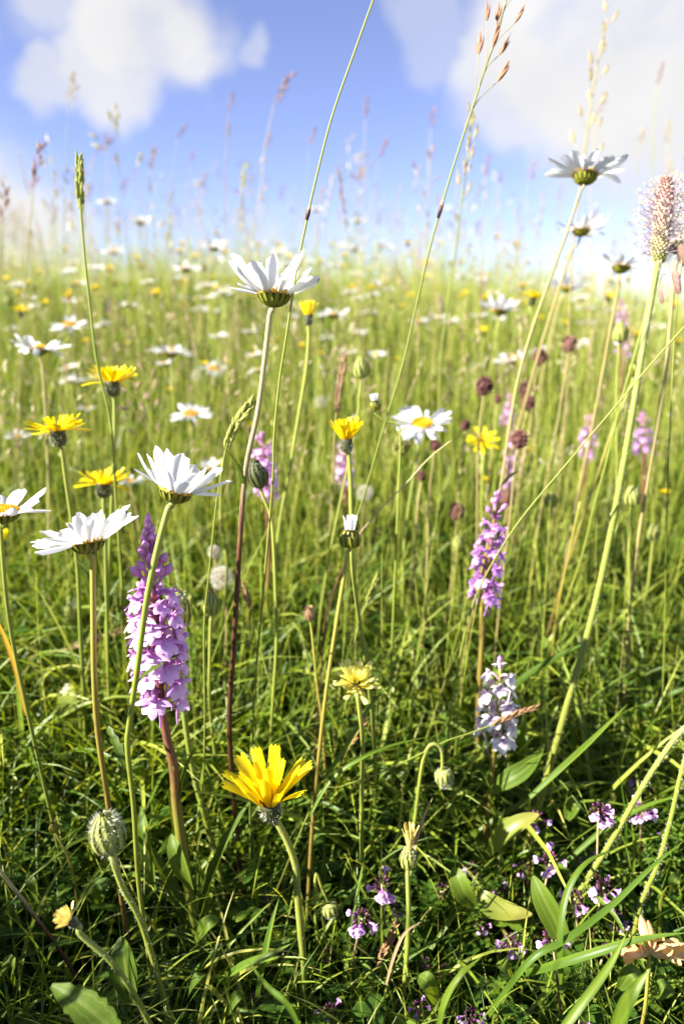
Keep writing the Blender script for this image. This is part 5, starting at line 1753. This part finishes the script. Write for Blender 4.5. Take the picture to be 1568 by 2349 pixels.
# panicles against the sky
FARP = []
for v in range(8):
    ps = []
    L = 1.0
    k = 16 + v
    for j in range(k):
        f = j / k
        a = random.uniform(0, 6.28)
        bl = (.05 + .22 * (1 - f) * (0.35 if v % 3 else 1.0)) * random.uniform(.5, 1.1)
        e = np.array([math.cos(a) * bl * .7, math.sin(a) * bl * .7, f * L + bl * .7])
        ps.append(tube(np.array([[0, 0, f * L], e]), .006, 3, cap=False))
        s = spindle(random.uniform(.16, .26), .030, 5, 3)
        ps.append(xf(s, tr(*e) @ rz(a) @ ry(-random.uniform(.7, 1.4)), random.random()))
    ps.append(tube(np.array([[0, 0, -.1], [0, 0, .5], [0, 0, 1.0]]), .009, 4, cap=False))
    FARP.append({k_: mesh('panicle', cat(ps), M[k_]) for k_ in ('seed', 'spk_p', 'spk_g')})
SKYG = [  # tip px, tip py, length px, lean px over length, depth, key
    (172, 160, 80, 14, 1.0, 'seed'), (98, 312, 128, 22, .72, 'spk_p'), (14, 415, 95, 10, .75, 'spk_p'), (262, 315, 60, 46, 1.1, 'spk_p'), (432, 280, 46, 26, 1.2, 'spk_p'), (536, 206, 52, 12, 1.1, 'spk_p'), (526, 280, 40, 6, 1.25, 'spk_p'),
    (674, 158, 90, 46, .95, 'spk_p'), (722, 286, 54, 14, 1.15, 'spk_p'), (842, 212, 60, 5, 1.1, 'spk_p'), (356, 330, 60, 14, 1.1, 'spk_p'), (288, 405, 44, 10, 1.25, 'spk_p'), (446, 338, 40, 10, 1.3, 'spk_p'), (568, 368, 70, 14, .95, 'spk_g'),
    (742, 420, 60, 10, 1.1, 'seed'), (892, 310, 60, 24, 1.25, 'spk_p'), (998, 236, 60, 10, 1.2, 'spk_p'), (996, 335, 36, 10, 1.3, 'spk_p'), (1124, 346, 60, 12, 1.15, 'spk_p'), (1228, 365, 56, 18, 1.1, 'spk_p'), (1150, 385, 36, 6, 1.3, 'spk_p'),
    (1520, 135, 62, 14, 1.0, 'spk_p'), (1476, 290, 50, 12, 1.15, 'seed'), (1534, 270, 60, 4, 1.1, 'seed'), (1392, 208, 60, 22, .9, 'spk_p'), (1052, 395, 40, 6, 1.1, 'seed'), (1540, 360, 56, 12, 1.1, 'seed'), (1420, 360, 48, 10, 1.3, 'spk_p'),
    (470, 390, 60, 8, 1.2, 'seed'), (700, 470, 50, 6, 1.2, 'seed'), (830, 372, 46, 12, 1.3, 'spk_p'), (395, 430, 50, 8, 1.3, 'seed'), (620, 300, 46, 14, 1.3, 'spk_p'), (1290, 420, 40, 10, 1.3, 'spk_p'), (920, 420, 40, 10, 1.4, 'seed'),
    (200, 420, 44, -6, 1.3, 'spk_p'), (130, 470, 50, 10, 1.3, 'spk_p'), (340, 400, 46, -8, 1.3, 'spk_p'), (1010, 440, 36, 8, 1.4, 'spk_p'), (780, 470, 40, 8, 1.4, 'seed'), (1190, 470, 40, 8, 1.4, 'spk_p'), (60, 540, 40, 6, 1.4, 'seed'), (545, 470, 46, 8, 1.3, 'seed'),
    (650, 420, 44, 10, 1.4, 'spk_p'), (870, 480, 40, 6, 1.5, 'spk_p'), (1100, 500, 40, 8, 1.5, 'spk_p'), (240, 300, 30, -4, 1.2, 'spk_p'), (1370, 470, 44, 12, 1.2, 'spk_p')]
for i, (px, py, L, ln, d, key) in enumerate(SKYG):
    d *= .95
    T = at(px, py, d)
    F = on_plane(px - ln, py + math.sqrt(max(100, L * L - ln * ln)), T.y)
    dx = -ln * 1.1
    pts = stem_points(F, [(px - ln + dx * .4, py + L + 90), (px - ln + dx * .7, py + L + 220)], T.y)
    base = Vector(pts[0])
    kinds = {'spk_p': 'purplish brown grass panicle, blurred against the blue sky', 'seed': 'pale buff grass panicle, blurred against the sky', 'spk_g': 'greenish narrow grass panicle, blurred against the sky'}
    root = thing('panicle_grass', kinds[key], 'grass', base, 'grass panicles against the sky')
    add_stem(root, base, pts, .0009, .0005, M[random.choice(['stem_g', 'stem_s', 'stem_y'])], n=4, k=4)
    ax = T - F
    link('panicle', FARP[i % 8][key], root, tr(*(F - base)) @ align(ax, i) @ Matrix.Diagonal((ax.length * .75, ax.length * .75, ax.length * .85, 1)))


# quaking grass beside the plantain
def quaking():
    Y = .44
    pts_px = [(1565, 560), (1552, 700), (1540, 900), (1530, 1150)]
    tip = on_plane(1572, 540, Y)
    pts = stem_points(tip, pts_px[1:], Y)
    base = Vector(pts[0])
    root = thing('quaking_grass', 'quaking grass with dangling heart-shaped spikelets beside the plantain', 'grass', base)
    add_stem(root, base, pts, .0005, .0004, M['stem_g'], n=5)
    ps = []
    for j in range(9):
        f = j / 8
        for sg in (1, -1):
            s = strip(.0042, lambda t: .0016 * math.sin(PI * (.1 + .85 * t)) ** .7, 3, 2, th0=.25, curl=.3, cup=.7)
            w = .0030 * math.sin(PI * (.15 + .72 * f))
            ps.append(xf(s, tr(.001 + .0075 * f, sg * w * .35, 0) @ rz(sg * (.75 - .35 * f)) @ rx(sg * .8), (j % 3) / 3))
    me = mesh('spikelet', cat(ps), M['spk_p'])
    for px, py, s in ((1540, 618, 1.25), (1556, 556, 1.15), (1508, 660, .8), (1574, 700, 1.1)):
        q = on_plane(px, py, Y)
        fp = on_plane(min(1568, px + 20), py - 30, Y)
        br = link('branch', mesh('branch', tube(smooth_path(np.array([fp - base, (fp + q) / 2 + Vector((0, 0, .004)) - base, q - base]), 3), .00016, 4, cap=False), M['stem_b']), root)
        link('spikelet', me, br, tr(*(q - base)) @ ry(PI / 2 - .3) @ rx(random.uniform(-.5, .5)) @ Matrix.Scale(s, 4))


quaking()


# withered bird's-foot trefoil
def trefoil():
    c = at(1488, 2186, .33)
    pts = stem_points(c, [(1486, 2230), (1478, 2320)], c.y)
    base = Vector(pts[0])
    root = thing('withered_trefoil', 'withered orange and cream trefoil flower head near the bottom edge', 'flower', base)
    add_stem(root, base, pts, .0010, .0008, M['stem_o'])
    for a, e, l in ((2.9, .25, .015), (2.4, .7, .015), (1.9, 1.05, .016), (1.2, 1.1, .014), (.55, .7, .015), (.1, .15, .017), (3.3, -.1, .013), (-.3, -.1, .014)):
        s = spindle(l * .62, .0014, 6, 4)
        k1 = xf(strip(l * .75, point_lobe(.0026), 6, 4, th0=.35, curl=.9, cup=.8), tr(l * .40, 0, 0))
        k2 = xf(strip(l * .45, round_lobe(.0022), 4, 2, th0=-.1, curl=-.5, cup=.6), tr(l * .5, 0, 0))
        me = mesh('floret', cat([s, k1, k2]), M['orange'])
        dv = Vector((math.cos(a) * math.cos(e), -.25, math.sin(e)))
        link('floret', me, root, tr(*(c - base)) @ Vector((1, 0, 0)).rotation_difference(dv).to_matrix().to_4x4() @ rx(random.uniform(-1.7, 1.7)) @ Matrix.Scale(1.1, 4))


trefoil()

# single blades and leaves in front
blade('long flat grass blade sweeping up across the thyme', [(1120, 2330, .34), (1215, 2205, .33), (1300, 2155, .33), (1400, 2080, .335), (1500, 1985, .34), (1575, 1925, .345)], .0016)
blade('thick arching blade passing under the withered trefoil', [(1205, 2235, .34), (1275, 2215, .325), (1370, 2185, .315), (1470, 2155, .31), (1580, 2140, .305)], .0019)
blade('broad bright pale green blade tip at the bottom edge', [(1405, 2390, .285), (1425, 2330, .28), (1450, 2280, .278), (1492, 2222, .278)], .0028, m='grass')
blade('grey-green blade rising from the bottom edge into the thyme', [(1270, 2390, .30), (1330, 2310, .30), (1395, 2220, .305), (1438, 2140, .31)], .0019)
blade('slim curved yellow-green blade standing at the bottom among thyme', [(1003, 2370, .30), (1020, 2300, .30), (1055, 2240, .30), (1105, 2195, .305)], .0014)
blade('slender yellow-green blade curving up past the thyme heads', [(1288, 2260, .33), (1284, 2150, .33), (1300, 2050, .335), (1345, 1980, .34), (1420, 1945, .35)], .0016)
blade('pale blade slanting up behind the plantain stem', [(1215, 1830, .42), (1290, 1760, .42), (1360, 1695, .425), (1440, 1615, .43)], .0018)
blade('pale blade crossing beneath the arching bristly stalk', [(1290, 1985, .40), (1390, 1900, .40), (1480, 1850, .40), (1580, 1820, .40)], .0016)
blade('straight green blade leaning against the lemon hawkbit', [(742, 1790, .42), (790, 1720, .42), (850, 1620, .425), (906, 1560, .43)], .0016)
blade('pale blade slanting between the big hawkbit and the arched stalk', [(706, 1880, .38), (760, 1790, .38), (830, 1740, .38), (900, 1710, .39), (985, 1690, .40)], .0012)
blade('yellowing orange blade at the picture edge', [(60, 1640, .46), (38, 1540, .46), (10, 1460, .46), (-20, 1400, .46)], .0017, m='orange_blade')
blade('thin brown-tipped blade curling up at the bottom', [(700, 2390, .29), (662, 2310, .29), (610, 2260, .295), (565, 2200, .30)], .0012)
blade('stiff dry stalk tip lying between thyme heads', [(885, 2260, .31), (905, 2190, .31), (930, 2140, .312), (968, 2115, .315)], .0007, m='dry')
blade('upright green blade beside the dark daisy stem base', [(590, 2290, .33), (604, 2210, .33), (620, 2130, .332), (640, 2060, .335)], .0016)
blade('horizontal light green blade across the leaves at the bottom', [(520, 2240, .33), (560, 2215, .325), (610, 2195, .32), (670, 2165, .32)], .0018)
blade('tall thin pale blade left of the arched stalk', [(938, 2010, .37), (952, 1940, .37), (970, 1880, .372), (992, 1830, .375)], .0010, m='dry')
blade('pale broad blade at the picture edge behind hawkbit stems', [(60, 1760, .48), (48, 1640, .48), (42, 1560, .48), (36, 1480, .49)], .0024)
blade('broad pale grass blade next to the pink orchid stem', [(350, 2040, .40), (340, 1960, .40), (330, 1900, .40), (322, 1850, .41)], .0046, m='leaf')
# broad leaves
blade('glowing yellow-green dock leaf standing behind the bronze daisy stem', [(178, 1720, .52), (172, 1660, .52), (162, 1600, .52), (160, 1562, .525)], .0125, m='leaf_y', name='dock_leaf', cat_='leaf', profile=leaf_profile, keel=np.array([-.5, -.75, .4]))
blade('long yellowing plantain leaf lying flat under the plantain stem', [(1060, 2045, .42), (1100, 2070, .405), (1150, 2090, .40), (1220, 2100, .395)], .0068, m='leaf_y', name='plantain_leaf', cat_='leaf', profile=leaf_profile, keel=np.array([-.1, -.5, .9]))
blade('broad ribbed plantain leaf with yellow edge behind the plantain stem', [(1130, 1815, .44), (1165, 1790, .43), (1205, 1765, .43), (1245, 1720, .44)], .0060, m='leaf', name='plantain_leaf', cat_='leaf', profile=leaf_profile, keel=np.array([-.5, -.6, .6]))
blade('pale twisted leaf below the ribbed plantain leaf', [(1120, 1960, .42), (1150, 1920, .415), (1190, 1890, .412), (1235, 1868, .412)], .0056, m='leaf_y', name='plantain_leaf', cat_='leaf', profile=leaf_profile)
blade('dark wavy-edged bristly leaf at the bottom corner', [(270, 2390, .27), (235, 2345, .272), (180, 2300, .275), (118, 2262, .28)], .0058, m='leaf', name='hawkbit_leaf', cat_='leaf', profile=wavy_profile, keel=np.array([.1, -.6, .8]))
blade('soft furry leaf curling up between thyme heads', [(1300, 2190, .35), (1275, 2120, .345), (1245, 2060, .345), (1222, 2010, .35)], .0060, m='leaf', name='hawkbit_leaf', cat_='leaf', profile=leaf_profile, keel=np.array([-.4, -.7, .5]))
blade('grey-green furry leaf folded near the thyme', [(1085, 2080, .36), (1065, 2050, .355), (1052, 2020, .355), (1040, 1990, .36)], .0056, m='leaf', name='hawkbit_leaf', cat_='leaf', profile=wavy_profile)
blade('light green narrow leaf beside the orchid stem', [(440, 2040, .37), (420, 2000, .365), (402, 1950, .365), (392, 1915, .37)], .0048, m='leaf', name='orchid_leaf', cat_='leaf', profile=leaf_profile)
blade('upright oval leaf under the withered hawkbit', [(300, 2300, .33), (290, 2240, .33), (282, 2190, .33), (276, 2150, .335)], .0075, m='leaf', name='plantain_leaf', cat_='leaf', profile=leaf_profile, keel=np.array([-.2, -.9, .3]))
lp = [(430, 2290, 470, 2235), (520, 2330, 560, 2280), (940, 1890, 975, 1840), (620, 1900, 590, 1850), (860, 1800, 905, 1770), (90, 2080, 60, 2010), (450, 2160, 500, 2110), (1000, 2300, 960, 2240), (1420, 2270, 1470, 2230), (1530, 2060, 1560, 2010),
      (1180, 2260, 1140, 2210), (230, 2080, 200, 2030), (700, 1960, 740, 1910), (1050, 1890, 1020, 1850), (1500, 2300, 1545, 2270), (40, 2260, 10, 2200), (330, 1800, 300, 1755), (1300, 1880, 1330, 1840), (130, 1860, 90, 1830), (560, 1960, 520, 1920)]
for x0, y0, x1, y1 in lp:
    d = np.interp((y0 + y1) / 2, [1750, 2349], [.46, .31])
    mx, my = (x0 + x1) / 2, (y0 + y1) / 2 - 14
    blade('small rounded green leaf in the low turf', [(x0, y0, d + .008), (mx, my, d), (x1, y1, d + .004)], random.uniform(.0022, .0046), m='leaf', name='turf_leaf', cat_='leaf', profile=leaf_profile, group='rounded leaves in the low turf',
          keel=np.array([random.uniform(-.5, .2), random.uniform(-.8, -.2), .8]))
